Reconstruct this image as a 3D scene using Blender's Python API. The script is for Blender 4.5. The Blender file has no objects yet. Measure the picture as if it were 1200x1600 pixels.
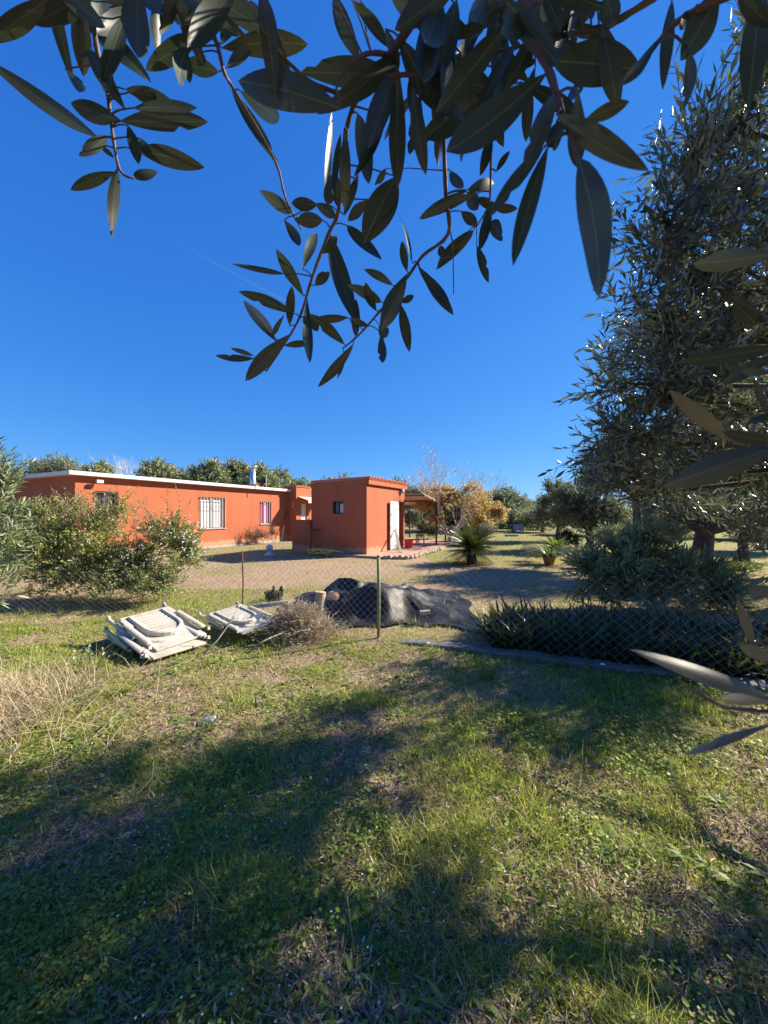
import bpy, math, random
import numpy as np
from mathutils import Vector, Matrix

random.seed(7)
RS = np.random.RandomState(11)
C = bpy.context.scene.collection
SC = bpy.context.scene

# ------------------------------------------------------------------ camera, sky, sun, exposure
F, HZ, CH = 578.0, 803.0, 1.55          # focal length and horizon of the photograph in its pixels, eye height in metres
cam_d = bpy.data.cameras.new('camera')
cam = bpy.data.objects.new('camera', cam_d); C.objects.link(cam)
cam.location = (0, 0, CH); cam.rotation_euler = (math.radians(90), 0, 0)
cam_d.sensor_fit = 'AUTO'; cam_d.sensor_width = 36.0; cam_d.lens = F / 1600 * 36.0
cam_d.shift_y = 3 / 1600
cam_d.clip_start = 0.01; cam_d.clip_end = 3000
cam_d.dof.use_dof = True; cam_d.dof.focus_distance = 5.0; cam_d.dof.aperture_fstop = 13.0
SC.camera = cam

SUN_EL = math.radians(32)
SUN_H = Vector((0.92, 0.39)).normalized()
sun_dir = Vector((SUN_H.x * math.cos(SUN_EL), SUN_H.y * math.cos(SUN_EL), math.sin(SUN_EL)))
world = bpy.data.worlds.new('World'); SC.world = world; world.use_nodes = True
wn = world.node_tree; wn.nodes.clear()
sky = wn.nodes.new('ShaderNodeTexSky'); sky.sky_type = 'NISHITA'; sky.sun_disc = False
sky.sun_elevation = SUN_EL
sky.sun_rotation = math.atan2(SUN_H.x, SUN_H.y)
sky.altitude = 600; sky.air_density = 1.0; sky.dust_density = 0.0; sky.ozone_density = 4.0
bg = wn.nodes.new('ShaderNodeBackground'); bg.inputs['Strength'].default_value = 0.076
wo = wn.nodes.new('ShaderNodeOutputWorld')
sep = wn.nodes.new('ShaderNodeSeparateColor'); com = wn.nodes.new('ShaderNodeCombineColor'); wn.links.new(sky.outputs[0], sep.inputs[0])
for ch, (kk, gg) in enumerate(((.25, 1.04), (.83, .67), (2.48, .39))):        # the camera's deep, even rendering of a clear autumn sky
    pw = wn.nodes.new('ShaderNodeMath'); pw.operation = 'POWER'; pw.inputs[1].default_value = gg
    ml = wn.nodes.new('ShaderNodeMath'); ml.operation = 'MULTIPLY'; ml.inputs[1].default_value = kk
    wn.links.new(sep.outputs[ch], pw.inputs[0]); wn.links.new(pw.outputs[0], ml.inputs[0]); wn.links.new(ml.outputs[0], com.inputs[ch])
wn.links.new(com.outputs[0], bg.inputs[0]); wn.links.new(bg.outputs[0], wo.inputs[0])
sl = bpy.data.lights.new('sun', 'SUN'); sl.energy = 5.0; sl.angle = math.radians(0.55); sl.color = (1.0, 0.90, 0.74)
so = bpy.data.objects.new('sun', sl); C.objects.link(so)
so.rotation_euler = sun_dir.to_track_quat('Z', 'Y').to_euler()
SC.view_settings.view_transform = 'Standard'; SC.view_settings.look = 'None'
SC.view_settings.exposure = 1.35; SC.view_settings.gamma = 1.0
SC.cycles.max_bounces = 6; SC.cycles.transparent_max_bounces = 8

# ------------------------------------------------------------------ placing helpers
def P(px, py, Y):                       # point seen at a pixel of the photograph, at depth Y
    return Vector(((px - 600) / F * Y, Y, CH + (HZ - py) / F * Y))
def G(px, py):                          # the same, on level ground
    return P(px, py, F * CH / (py - HZ))

def vnoise(x, y, s=1.0, seed=0):        # value noise, numpy
    x = np.asarray(x, float) * s + seed * 17.3; y = np.asarray(y, float) * s + seed * 9.1
    xi = np.floor(x).astype(np.int64); yi = np.floor(y).astype(np.int64); xf = x - xi; yf = y - yi
    def h(a, b):
        n = (a * 374761393 + b * 668265263 + seed * 1442695) & 0x7fffffff
        n = ((n ^ (n >> 13)) * 1274126177) & 0x7fffffff
        return ((n ^ (n >> 16)) & 0xffff) / 65535.0
    u = xf * xf * (3 - 2 * xf); v = yf * yf * (3 - 2 * yf)
    return (h(xi, yi) * (1 - u) + h(xi + 1, yi) * u) * (1 - v) + (h(xi, yi + 1) * (1 - u) + h(xi + 1, yi + 1) * u) * v
def fbm(x, y, s, seed=0):
    return (vnoise(x, y, s, seed) + .5 * vnoise(x, y, s * 2.1, seed + 1) + .25 * vnoise(x, y, s * 4.3, seed + 2)) / 1.75
def gz(x, y):                           # ground height
    x = np.asarray(x, float); y = np.asarray(y, float)
    r = np.clip(1 - (np.hypot(x, y) - 6) / 6, 0.12, 1)
    return ((fbm(x, y, 1.1, 3) - .5) * .07 + (fbm(x, y, 5.5, 8) - .5) * .025) * r

# ------------------------------------------------------------------ materials
def new_mat(name):
    m = bpy.data.materials.new(name); m.use_nodes = True
    nt = m.node_tree; b = nt.nodes['Principled BSDF']; return m, nt, b
def ramp(nt, cols, src=None, interp='LINEAR'):
    r = nt.nodes.new('ShaderNodeValToRGB'); e = r.color_ramp.elements; r.color_ramp.interpolation = interp
    e[0].position, e[0].color = cols[0][0], (*cols[0][1], 1)
    e[1].position, e[1].color = cols[-1][0], (*cols[-1][1], 1)
    for p, c in cols[1:-1]:
        k = e.new(p); k.color = (*c, 1)
    if src is not None: nt.links.new(src, r.inputs[0])
    return r
def noise(nt, scale, detail=4, rough=.55, vec=None, dist=0):
    n = nt.nodes.new('ShaderNodeTexNoise'); n.inputs['Scale'].default_value = scale
    n.inputs['Detail'].default_value = detail; n.inputs['Roughness'].default_value = rough
    n.inputs['Distortion'].default_value = dist
    if vec is None:
        t = nt.nodes.new('ShaderNodeTexCoord'); vec = t.outputs['Object']
    nt.links.new(vec, n.inputs['Vector']); return n
def mixc(nt, fac, a, b, mode='MIX'):
    m = nt.nodes.new('ShaderNodeMix'); m.data_type = 'RGBA'; m.blend_type = mode
    for sock, v in ((m.inputs[0], fac), (m.inputs[6], a), (m.inputs[7], b)):
        if hasattr(v, 'is_output'): nt.links.new(v, sock)
        elif isinstance(v, (int, float)): sock.default_value = v
        else: sock.default_value = (*v, 1)
    return m.outputs[2]
def bump(nt, b, h, strength=.3, dist=.01):
    k = nt.nodes.new('ShaderNodeBump'); k.inputs['Strength'].default_value = strength; k.inputs['Distance'].default_value = dist
    nt.links.new(h, k.inputs['Height']); nt.links.new(k.outputs[0], b.inputs['Normal'])

def surf(name, c1, c2, scale=6, rough=.8, bs=.25, bd=.01, detail=6, metal=0, c3=None, spec=.5):
    m, nt, b = new_mat(name)
    n = noise(nt, scale, detail, .6)
    cols = [(.3, c1), (.7, c2)] if c3 is None else [(.25, c1), (.52, c2), (.75, c3)]
    r = ramp(nt, cols, n.outputs[0]); nt.links.new(r.outputs[0], b.inputs['Base Color'])
    b.inputs['Roughness'].default_value = rough; b.inputs['Metallic'].default_value = metal
    b.inputs['Specular IOR Level'].default_value = spec
    n2 = noise(nt, scale * 5, 4, .6)
    bump(nt, b, n2.outputs[0], bs, bd)
    return m

def leaf_mat(name, cols, back=None, rough=.45, trans=.25, tcol=(.25, .32, .05), spec=.5, tone=None):
    m, nt, b = new_mat(name)
    a = nt.nodes.new('ShaderNodeAttribute'); a.attribute_name = 'rnd'
    r = ramp(nt, cols, a.outputs['Fac']); col = r.outputs[0]
    if tone is not None:
        t = nt.nodes.new('ShaderNodeAttribute'); t.attribute_name = 'tone'
        r2 = ramp(nt, tone, a.outputs['Fac'])
        col = mixc(nt, t.outputs['Fac'], col, r2.outputs[0])
    if back is not None:
        g = nt.nodes.new('ShaderNodeNewGeometry')
        col = mixc(nt, g.outputs['Backfacing'], col, back)
    nt.links.new(col, b.inputs['Base Color'])
    b.inputs['Roughness'].default_value = rough; b.inputs['Specular IOR Level'].default_value = spec
    if trans > 0:
        tr = nt.nodes.new('ShaderNodeBsdfTranslucent')
        tc = mixc(nt, .5, col, tcol); nt.links.new(tc, tr.inputs[0])
        mx = nt.nodes.new('ShaderNodeMixShader'); mx.inputs[0].default_value = trans
        nt.links.new(b.outputs[0], mx.inputs[1]); nt.links.new(tr.outputs[0], mx.inputs[2])
        nt.links.new(mx.outputs[0], nt.nodes['Material Output'].inputs[0])
    return m

def near_leaf_mat(name, pale=False):                # big olive leaves seen from close by: midrib, blotches, matt underside
    m, nt, b = new_mat(name)
    tc = nt.nodes.new('ShaderNodeTexCoord'); oi = nt.nodes.new('ShaderNodeObjectInfo')
    sp = nt.nodes.new('ShaderNodeSeparateXYZ'); nt.links.new(tc.outputs['Object'], sp.inputs[0])
    ab = nt.nodes.new('ShaderNodeMath'); ab.operation = 'ABSOLUTE'; nt.links.new(sp.outputs[1], ab.inputs[0])
    rib = ramp(nt, [(.0, (1, 1, 1)), (.03, (0, 0, 0))], ab.outputs[0])
    n = noise(nt, 5, 6, .65, tc.outputs['Object'], .4)
    top = ramp(nt, [(.3, (.014, .028, .019)), (.6, (.027, .046, .030)), (.8, (.05, .070, .046))], n.outputs[0])
    alt = ramp(nt, [(0, (.018, .034, .024)), (.5, (.032, .052, .034)), (.93, (.048, .062, .036)), (1, (.10, .08, .03))], oi.outputs['Random'])
    col = mixc(nt, .5, top.outputs[0], alt.outputs[0])
    fine = noise(nt, 60, 3, .6, tc.outputs['Object'])
    back = ramp(nt, [(.3, (.032, .046, .040)), (.7, (.058, .074, .064))] if not pale else [(.3, (.16, .14, .085)), (.7, (.23, .20, .125))], fine.outputs[0])  # pale underside is lightened to paint in light bounced off the ground
    g = nt.nodes.new('ShaderNodeNewGeometry')
    col = mixc(nt, g.outputs['Backfacing'], col, back.outputs[0])
    ribf = nt.nodes.new('ShaderNodeMath'); ribf.operation = 'MULTIPLY'; nt.links.new(rib.outputs[0], ribf.inputs[0]); ribf.inputs[1].default_value = .55
    col = mixc(nt, ribf.outputs[0], col, (.22, .23, .13))
    nt.links.new(col, b.inputs['Base Color']); b.inputs['Roughness'].default_value = .42
    w = nt.nodes.new('ShaderNodeTexWave'); w.bands_direction = 'DIAGONAL'; w.inputs['Scale'].default_value = 6; w.inputs['Distortion'].default_value = 3
    nt.links.new(tc.outputs['Object'], w.inputs['Vector'])
    bump(nt, b, mixc(nt, .8, w.outputs[0], fine.outputs[0]), .04, .001)
    tr = nt.nodes.new('ShaderNodeBsdfTranslucent'); nt.links.new(mixc(nt, .4, col, (.10, .14, .07)), tr.inputs[0])
    mx = nt.nodes.new('ShaderNodeMixShader'); mx.inputs[0].default_value = .12
    nt.links.new(b.outputs[0], mx.inputs[1]); nt.links.new(tr.outputs[0], mx.inputs[2])
    nt.links.new(mx.outputs[0], nt.nodes['Material Output'].inputs[0])
    return m

def orange_mat(name, c):
    m, nt, b = new_mat(name)
    tc = nt.nodes.new('ShaderNodeTexCoord'); mp = nt.nodes.new('ShaderNodeMapping'); mp.inputs['Scale'].default_value = (1, 1, .35)
    nt.links.new(tc.outputs['Object'], mp.inputs[0])
    n = noise(nt, 1.6, 6, .6, mp.outputs[0]); n2 = noise(nt, 14, 5, .6, tc.outputs['Object'])
    col = ramp(nt, [(.25, tuple(k * .80 for k in c)), (.5, c), (.75, tuple(min(1, k * 1.08 + .01) for k in c))], n.outputs[0]).outputs[0]
    col = mixc(nt, .3, col, ramp(nt, [(.33, tuple(k * .60 for k in c)), (.62, c)], n2.outputs[0]).outputs[0])
    sp = nt.nodes.new('ShaderNodeSeparateXYZ'); nt.links.new(tc.outputs['Object'], sp.inputs[0])
    n3 = noise(nt, 5, 5, .6, tc.outputs['Object'])
    ad = nt.nodes.new('ShaderNodeMath'); ad.operation = 'MULTIPLY_ADD'; nt.links.new(n3.outputs[0], ad.inputs[0]); ad.inputs[1].default_value = -.5; nt.links.new(sp.outputs[2], ad.inputs[2])
    d = ramp(nt, [(0, (1, 1, 1)), (.10, (0, 0, 0))], ad.outputs[0])     # splashed soil along the foot of the wall
    col = mixc(nt, d.outputs[0], col, (.42, .22, .13))
    nt.links.new(col, b.inputs['Base Color']); b.inputs['Roughness'].default_value = .9
    bump(nt, b, noise(nt, 60, 5, .7, tc.outputs['Object']).outputs[0], .35, .006)
    return m

M = {}
M['orange'] = orange_mat('orange_render', (.41, .111, .046))
M['white'] = surf('white_paint', (.56, .55, .53), (.63, .62, .61), 3, .55, .1)
M['plastic'] = surf('aged_white_plastic', (.30, .265, .20), (.50, .46, .38), 4, .5, .12, .004, c3=(.44, .385, .29))
M['glass'] = surf('dark_glass', (.03, .035, .045), (.05, .055, .06), 2, .08, .0)
M['curtain'] = surf('curtain', (.55, .53, .50), (.68, .66, .63), 12, .9, .2)
M['purple'] = surf('purple_curtain', (.30, .05, .14), (.40, .09, .20), 12, .9, .2)
M['iron'] = surf('dark_iron', (.035, .03, .03), (.07, .05, .045), 20, .6, .2)
M['rust'] = surf('rusty_steel', (.16, .07, .035), (.25, .12, .06), 25, .85, .4, c3=(.12, .10, .07))
M['greenpost'] = surf('green_post_paint', (.16, .20, .07), (.26, .27, .12), 18, .7, .35, c3=(.22, .12, .06))
M['galv'] = surf('galvanised_wire', (.24, .22, .20), (.40, .37, .34), 30, .5, .1, metal=.3)
M['steel'] = surf('flue_steel', (.62, .62, .62), (.74, .74, .74), 4, .3, .05, metal=.9)
M['tile'] = surf('roof_tile', (.50, .14, .07), (.68, .24, .13), 9, .85, .3)
M['concrete'] = surf('old_concrete', (.26, .25, .24), (.42, .40, .37), 7, .9, .4, .01)
M['kerb'] = surf('dark_concrete', (.10, .10, .095), (.20, .19, .175), 9, .9, .5, .01)  # mottled grey, darker than the other concrete
M['patio'] = surf('terracotta_paving', (.34, .19, .125), (.45, .28, .20), 3, .85, .3)
M['stone'] = surf('edging_stone', (.30, .23, .16), (.48, .39, .29), 8, .95, .6)
M['wood'] = surf('weathered_plank', (.30, .24, .18), (.50, .42, .33), 10, .85, .3)
M['beam'] = surf('red_brown_beam', (.16, .06, .04), (.26, .10, .06), 8, .7, .2)
M['sheet'] = surf('pergola_sheet', (.55, .38, .28), (.68, .50, .38), 3, .7, .15)
M['bark'] = surf('olive_bark', (.05, .042, .035), (.17, .145, .12), 14, .95, .9, .03)
M['palebark'] = surf('pale_bark', (.42, .37, .32), (.64, .57, .50), 14, .9, .4, .01)
M['twig'] = surf('twig_bark', (.06, .045, .035), (.14, .11, .085), 40, .85, .3)
M['redtwig'] = surf('near_twig_bark', (.07, .04, .045), (.16, .10, .09), 30, .7, .3, .003)
M['drytwig'] = surf('dry_twig', (.24, .18, .12), (.48, .39, .28), 20, .9, .3)
M['cut'] = surf('cut_wood', (.50, .26, .16), (.68, .42, .28), 12, .85, .3)
M['char'] = surf('charred_wood', (.012, .011, .01), (.10, .075, .055), 10, .9, .8, .03)
M['red'] = surf('red_plastic', (.65, .025, .03), (.75, .04, .04), 4, .4, .05)
M['hose'] = surf('yellow_hose', (.70, .42, .06), (.80, .54, .12), 20, .5, .1)
M['terracotta'] = surf('terracotta_pot', (.42, .13, .06), (.56, .20, .10), 8, .8, .2)
M['greypanel'] = surf('lilac_grey_sheet', (.36, .34, .40), (.46, .44, .50), 2, .6, .1)
M['slate'] = surf('slate', (.16, .18, .21), (.26, .28, .31), 12, .7, .4)
M['stonebit'] = surf('pebble', (.30, .26, .22), (.46, .42, .37), 20, .9, .4)
M['paper'] = surf('white_scrap', (.75, .76, .78), (.85, .86, .88), 10, .7, .2)

# black plastic sheeting
m, nt, b = new_mat('black_plastic_sheet')
n = noise(nt, 2.2, 7, .62, None, .8)
nt.links.new(ramp(nt, [(.40, (.007, .007, .008)), (.62, (.014, .014, .015)), (.80, (.07, .062, .055))], n.outputs[0]).outputs[0], b.inputs['Base Color'])
nt.links.new(ramp(nt, [(.3, (.46, .46, .46)), (.7, (.62, .62, .62))], n.outputs[0]).outputs[0], b.inputs['Roughness'])
bump(nt, b, noise(nt, 9, 4, .55, None, 1.5).outputs[0], .3, .03)
b.inputs['Specular IOR Level'].default_value = .35
M['tarp'] = m

# leaves
OLIVE = [(0, (.040, .058, .034)), (.5, (.075, .10, .055)), (.85, (.12, .145, .085)), (1, (.18, .19, .12))]
M['olive_leaf'] = leaf_mat('olive_leaf', OLIVE, (.25, .275, .22), .38, .15, spec=.6)
M['near_leaf'] = near_leaf_mat('near_olive_leaf'); M['bounce_leaf'] = near_leaf_mat('bounce_lit_olive_leaf', True)
M['pine'] = leaf_mat('pine_needles', [(0, (.14, .155, .07)), (.5, (.25, .27, .12)), (1, (.36, .37, .19))], None, .6, .2)
M['greytree'] = leaf_mat('grey_green_leaves', [(0, (.11, .125, .07)), (.5, (.18, .20, .115)), (1, (.28, .29, .18))], None, .6, .25)
M['darkleaf'] = leaf_mat('dark_leaves', [(0, (.018, .030, .012)), (.6, (.04, .058, .022)), (1, (.075, .09, .04))], None, .45, .2)
M['shrub'] = leaf_mat('shrub_leaves', [(0, (.13, .16, .035)), (.5, (.28, .31, .07)), (.85, (.40, .40, .12)), (1, (.50, .40, .16))], None, .5, .3, spec=.4)
M['shrub2'] = leaf_mat('jasmine_leaves', [(0, (.11, .15, .035)), (.6, (.23, .27, .075)), (1, (.36, .37, .14))], None, .5, .28)
M['oleander'] = leaf_mat('oleander_leaves', [(0, (.08, .115, .045)), (.5, (.16, .21, .085)), (1, (.30, .34, .17))], (.22, .26, .15), .4, .25)
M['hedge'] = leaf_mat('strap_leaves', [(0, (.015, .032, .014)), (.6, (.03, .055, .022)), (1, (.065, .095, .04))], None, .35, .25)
M['agave'] = leaf_mat('bright_strap_leaves', [(0, (.08, .13, .03)), (.6, (.15, .22, .05)), (1, (.28, .30, .09))], None, .4, .35)
M['cycad'] = leaf_mat('cycad_fronds', [(0, (.012, .022, .008)), (.6, (.022, .036, .013)), (1, (.05, .065, .025))], None, .3, .12)
M['autumn'] = leaf_mat('autumn_leaves', [(0, (.40, .22, .08)), (.35, (.58, .40, .14)), (.75, (.66, .52, .20)), (1, (.46, .46, .18))], None, .6, .4, (.5, .3, .05))
M['lavender'] = leaf_mat('grey_foliage', [(0, (.16, .17, .13)), (.6, (.26, .27, .21)), (1, (.36, .37, .30))], None, .7, .2)
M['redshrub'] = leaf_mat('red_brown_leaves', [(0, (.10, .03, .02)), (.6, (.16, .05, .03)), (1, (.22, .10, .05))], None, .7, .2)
M['flower'] = leaf_mat('white_petals', [(0, (.75, .74, .70)), (1, (.85, .84, .82))], None, .7, .3, (.8, .8, .75))
M['grass'] = leaf_mat('grass_blades', [(0, (.13, .19, .03)), (.45, (.34, .43, .065)), (.8, (.48, .54, .12)), (1, (.60, .57, .22))], None, .65, .52, (.50, .55, .06), .15,
                      tone=[(0, (.28, .20, .10)), (.5, (.48, .38, .22)), (1, (.66, .55, .35))])
M['clover'] = leaf_mat('weed_leaves', [(0, (.09, .15, .03)), (.5, (.22, .30, .055)), (1, (.38, .44, .11))], None, .5, .48, (.40, .55, .07), .35)
M['straw'] = leaf_mat('straw', [(0, (.26, .19, .10)), (.5, (.42, .33, .19)), (1, (.58, .48, .31))], None, .7, .2, (.4, .3, .15), .3)
M['litter'] = leaf_mat('leaf_litter', [(0, (.10, .065, .045)), (.5, (.26, .17, .12)), (.85, (.42, .31, .23)), (1, (.54, .46, .38))], None, .8, .1, (.3, .2, .1), .2)

# ground
m, nt, b = new_mat('garden_soil')
tc = nt.nodes.new('ShaderNodeTexCoord')
at = nt.nodes.new('ShaderNodeAttribute'); at.attribute_name = 'dry'
n1 = noise(nt, 1.3, 8, .65, tc.outputs['Object']); n2 = noise(nt, 22, 8, .7, tc.outputs['Object']); n3 = noise(nt, 120, 5, .7, tc.outputs['Object'])
moist = ramp(nt, [(.3, (.14, .11, .065)), (.5, (.26, .20, .12)), (.72, (.42, .32, .20))], n2.outputs[0])
green = mixc(nt, ramp(nt, [(.42, (0, 0, 0)), (.62, (1, 1, 1))], n1.outputs[0]).outputs[0], moist.outputs[0], (.24, .25, .08))
dry = ramp(nt, [(.28, (.25, .165, .11)), (.5, (.40, .28, .19)), (.72, (.52, .385, .275))], n2.outputs[0])
speck = ramp(nt, [(.36, (.5, .5, .5)), (.6, (1, 1, 1))], n3.outputs[0])
col = mixc(nt, at.outputs['Fac'], green, dry.outputs[0])
col = mixc(nt, .75, col, speck.outputs[0], 'MULTIPLY')
nt.links.new(col, b.inputs['Base Color']); b.inputs['Roughness'].default_value = .95; b.inputs['Specular IOR Level'].default_value = .15
bump(nt, b, mixc(nt, .5, n2.outputs[0], n3.outputs[0]), .7, .03)
M['ground'] = m

# ------------------------------------------------------------------ mesh helpers
def link_mesh(name, me, mat, parent=None, world_coords=True):
    o = bpy.data.objects.new(name, me); C.objects.link(o)
    if mat is not None and not me.materials: me.materials.append(mat)
    if parent is not None:
        o.parent = parent
        if world_coords:
            p = parent; off = Vector()
            while p is not None: off += Vector(p.location); p = p.parent
            o.location = -off
    return o
def tag(o, label=None, cat=None, group=None, kind=None):
    if label: o['label'] = label
    if cat: o['category'] = cat
    if group: o['group'] = group
    if kind: o['kind'] = kind
    return o
def thing(name, label, cat, loc=(0, 0, 0), group=None):
    o = bpy.data.objects.new(name, None); C.objects.link(o); o.location = loc; o.empty_display_size = .1
    return tag(o, label, cat, group)

class MB:
    def __init__(s): s.v = []; s.f = []
    def quad(s, a, b, c, d):
        i = len(s.v); s.v += [tuple(a), tuple(b), tuple(c), tuple(d)]; s.f.append((i, i + 1, i + 2, i + 3))
    def pts(s, vs, fs):
        i = len(s.v); s.v += [tuple(p) for p in vs]; s.f += [tuple(k + i for k in f) for f in fs]
    def box(s, x0, x1, y0, y1, z0, z1, fr=None):
        vs = [(x, y, z) for z in (z0, z1) for y in (y0, y1) for x in (x0, x1)]
        if fr: vs = [fr(*p) for p in vs]
        s.pts(vs, [(0, 2, 3, 1), (4, 5, 7, 6), (0, 1, 5, 4), (2, 6, 7, 3), (0, 4, 6, 2), (1, 3, 7, 5)])
    def tube(s, path, r, n=6, caps=True, squash=1.0):
        path = [Vector(p) for p in path]; k = len(path)
        rr = r if isinstance(r, (list, tuple)) else [r] * k
        base = len(s.v); up = None
        for i, p in enumerate(path):
            t = (path[min(i + 1, k - 1)] - path[max(i - 1, 0)])
            t = t.normalized() if t.length > 1e-9 else Vector((0, 0, 1))
            if up is None: up = t.orthogonal().normalized()
            up = (up - t * up.dot(t)); up = up.normalized() if up.length > 1e-6 else t.orthogonal().normalized()
            sd = t.cross(up)
            for j in range(n):
                a = 2 * math.pi * j / n
                s.v.append(tuple(p + up * math.cos(a) * rr[i] + sd * math.sin(a) * rr[i] * squash))
        for i in range(k - 1):
            for j in range(n):
                a = base + i * n + j; b2 = base + i * n + (j + 1) % n
                s.f.append((a, b2, b2 + n, a + n))
        if caps:
            s.f.append(tuple(base + j for j in range(n))[::-1]); s.f.append(tuple(base + (k - 1) * n + j for j in range(n)))
    def lathe(s, prof, c, n=20):
        base = len(s.v); c = Vector(c)
        for r, z in prof:
            for j in range(n):
                a = 2 * math.pi * j / n; s.v.append((c.x + r * math.cos(a), c.y + r * math.sin(a), c.z + z))
        for i in range(len(prof) - 1):
            for j in range(n):
                a = base + i * n + j; b2 = base + i * n + (j + 1) % n
                s.f.append((a, b2, b2 + n, a + n))
    def mesh(s, name, smooth=False):
        me = bpy.data.meshes.new(name); me.from_pydata(s.v, [], s.f); me.update()
        if smooth: me.shade_smooth()
        return me
    def build(s, name, mat, parent=None, smooth=False, world=True, bevel=0, kind=None):
        o = link_mesh(name, s.mesh(name, smooth), mat, parent, world)
        if bevel:
            md = o.modifiers.new('bevel', 'BEVEL'); md.width = bevel; md.segments = 2; md.limit_method = 'ANGLE'
        if kind: o['kind'] = kind
        return o

# leaf templates: (along, across, out), faces
T_RHOMB = (np.array([(0, 0, 0), (.45, -.5, .06), (1, 0, 0), (.45, .5, .06)], float), [(0, 3, 2), (0, 2, 1)])
T_LANCE = (np.array([(0, 0, 0), (.3, -.46, .09), (.7, -.36, .09), (1, 0, 0), (.7, .36, .09), (.3, .46, .09)], float), [(0, 3, 2, 1), (0, 5, 4, 3)])
T_BLADE = (np.array([(0, -.5, 0), (0, .5, 0), (.55, .38, .30), (.55, -.38, .30), (1, 0, 1)], float), [(0, 1, 2, 3), (3, 2, 4)])
T_STRAP = (np.array([(0, -.4, 0), (0, .4, 0), (.35, .5, .08), (.35, -.5, .08), (.7, .38, .40), (.7, -.38, .40), (1, 0, 1)], float), [(0, 1, 2, 3), (3, 2, 4, 5), (5, 4, 6)])
_a = np.linspace(0, 2 * np.pi, 7)[:-1]
T_ROUND = (np.stack([.5 + .5 * np.cos(_a + np.pi), .5 * np.sin(_a + np.pi), .12 * np.abs(np.sin(_a))], 1), [(0, 1, 2, 3), (0, 3, 4, 5)])

def norm(a): return a / np.maximum(np.linalg.norm(a, axis=1, keepdims=True), 1e-9)
def leaf_mesh(name, tmpl, pos, d, up, L, W, curl=None, tone=None, rnd=None):
    tv, tf = tmpl; N = len(pos); k = len(tv)
    d = norm(d); side = norm(np.cross(d, up)); up = np.cross(side, d)
    L = np.broadcast_to(L, (N,)); W = np.broadcast_to(W, (N,))
    c = np.full(N, 1.0) if curl is None else curl
    hs = W if curl is None else L * c
    V = (pos[:, None] + d[:, None] * (tv[:, 0][None, :, None] * L[:, None, None])
         + side[:, None] * (tv[:, 1][None, :, None] * W[:, None, None])
         + up[:, None] * (tv[:, 2][None, :, None] * hs[:, None, None])).reshape(-1, 3)
    idx = []; tot = []
    for f in tf: idx.append(np.array(f)); tot.append(len(f))
    flat = np.concatenate(idx); tot = np.array(tot)
    loops = (np.arange(N)[:, None] * k + flat[None]).reshape(-1).astype(np.int32)
    totals = np.tile(tot, N).astype(np.int32); starts = np.concatenate([[0], np.cumsum(totals)[:-1]]).astype(np.int32)
    me = bpy.data.meshes.new(name)
    me.vertices.add(len(V)); me.vertices.foreach_set('co', V.astype(np.float32).ravel())
    me.loops.add(len(loops)); me.loops.foreach_set('vertex_index', loops)
    me.polygons.add(len(totals)); me.polygons.foreach_set('loop_start', starts); me.polygons.foreach_set('loop_total', totals)
    me.update(calc_edges=True)
    r = RS.rand(N) if rnd is None else rnd
    a = me.attributes.new('rnd', 'FLOAT', 'POINT'); a.data.foreach_set('value', np.repeat(r, k).astype(np.float32))
    if tone is not None:
        a = me.attributes.new('tone', 'FLOAT', 'POINT'); a.data.foreach_set('value', np.repeat(tone, k).astype(np.float32))
    return me
def rdir(n):
    v = RS.normal(size=(n, 3)); return norm(v)
def sticks_mesh(name, p0, p1, r0, r1):          # many thin three-sided twigs
    N = len(p0); d = norm(p1 - p0); ref = np.where(np.abs(d[:, 2:3]) > .9, np.array([[1., 0, 0]]), np.array([[0, 0, 1.]]))
    a = norm(np.cross(d, ref)); b2 = np.cross(d, a)
    V = np.zeros((N, 6, 3))
    for j in range(3):
        o = a * math.cos(2.094 * j) + b2 * math.sin(2.094 * j)
        V[:, j] = p0 + o * np.reshape(np.broadcast_to(r0, (N,)), (N, 1)); V[:, 3 + j] = p1 + o * np.reshape(np.broadcast_to(r1, (N,)), (N, 1))
    f = np.array([[0, 1, 4, 3], [1, 2, 5, 4], [2, 0, 3, 5]])
    loops = (np.arange(N)[:, None] * 6 + f.reshape(-1)[None]).reshape(-1).astype(np.int32)
    me = bpy.data.meshes.new(name)
    me.vertices.add(N * 6); me.vertices.foreach_set('co', V.astype(np.float32).ravel())
    me.loops.add(len(loops)); me.loops.foreach_set('vertex_index', loops)
    me.polygons.add(N * 3); me.polygons.foreach_set('loop_start', (np.arange(N * 3) * 4).astype(np.int32)); me.polygons.foreach_set('loop_total', np.full(N * 3, 4, np.int32))
    me.update(calc_edges=True); return me

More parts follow.
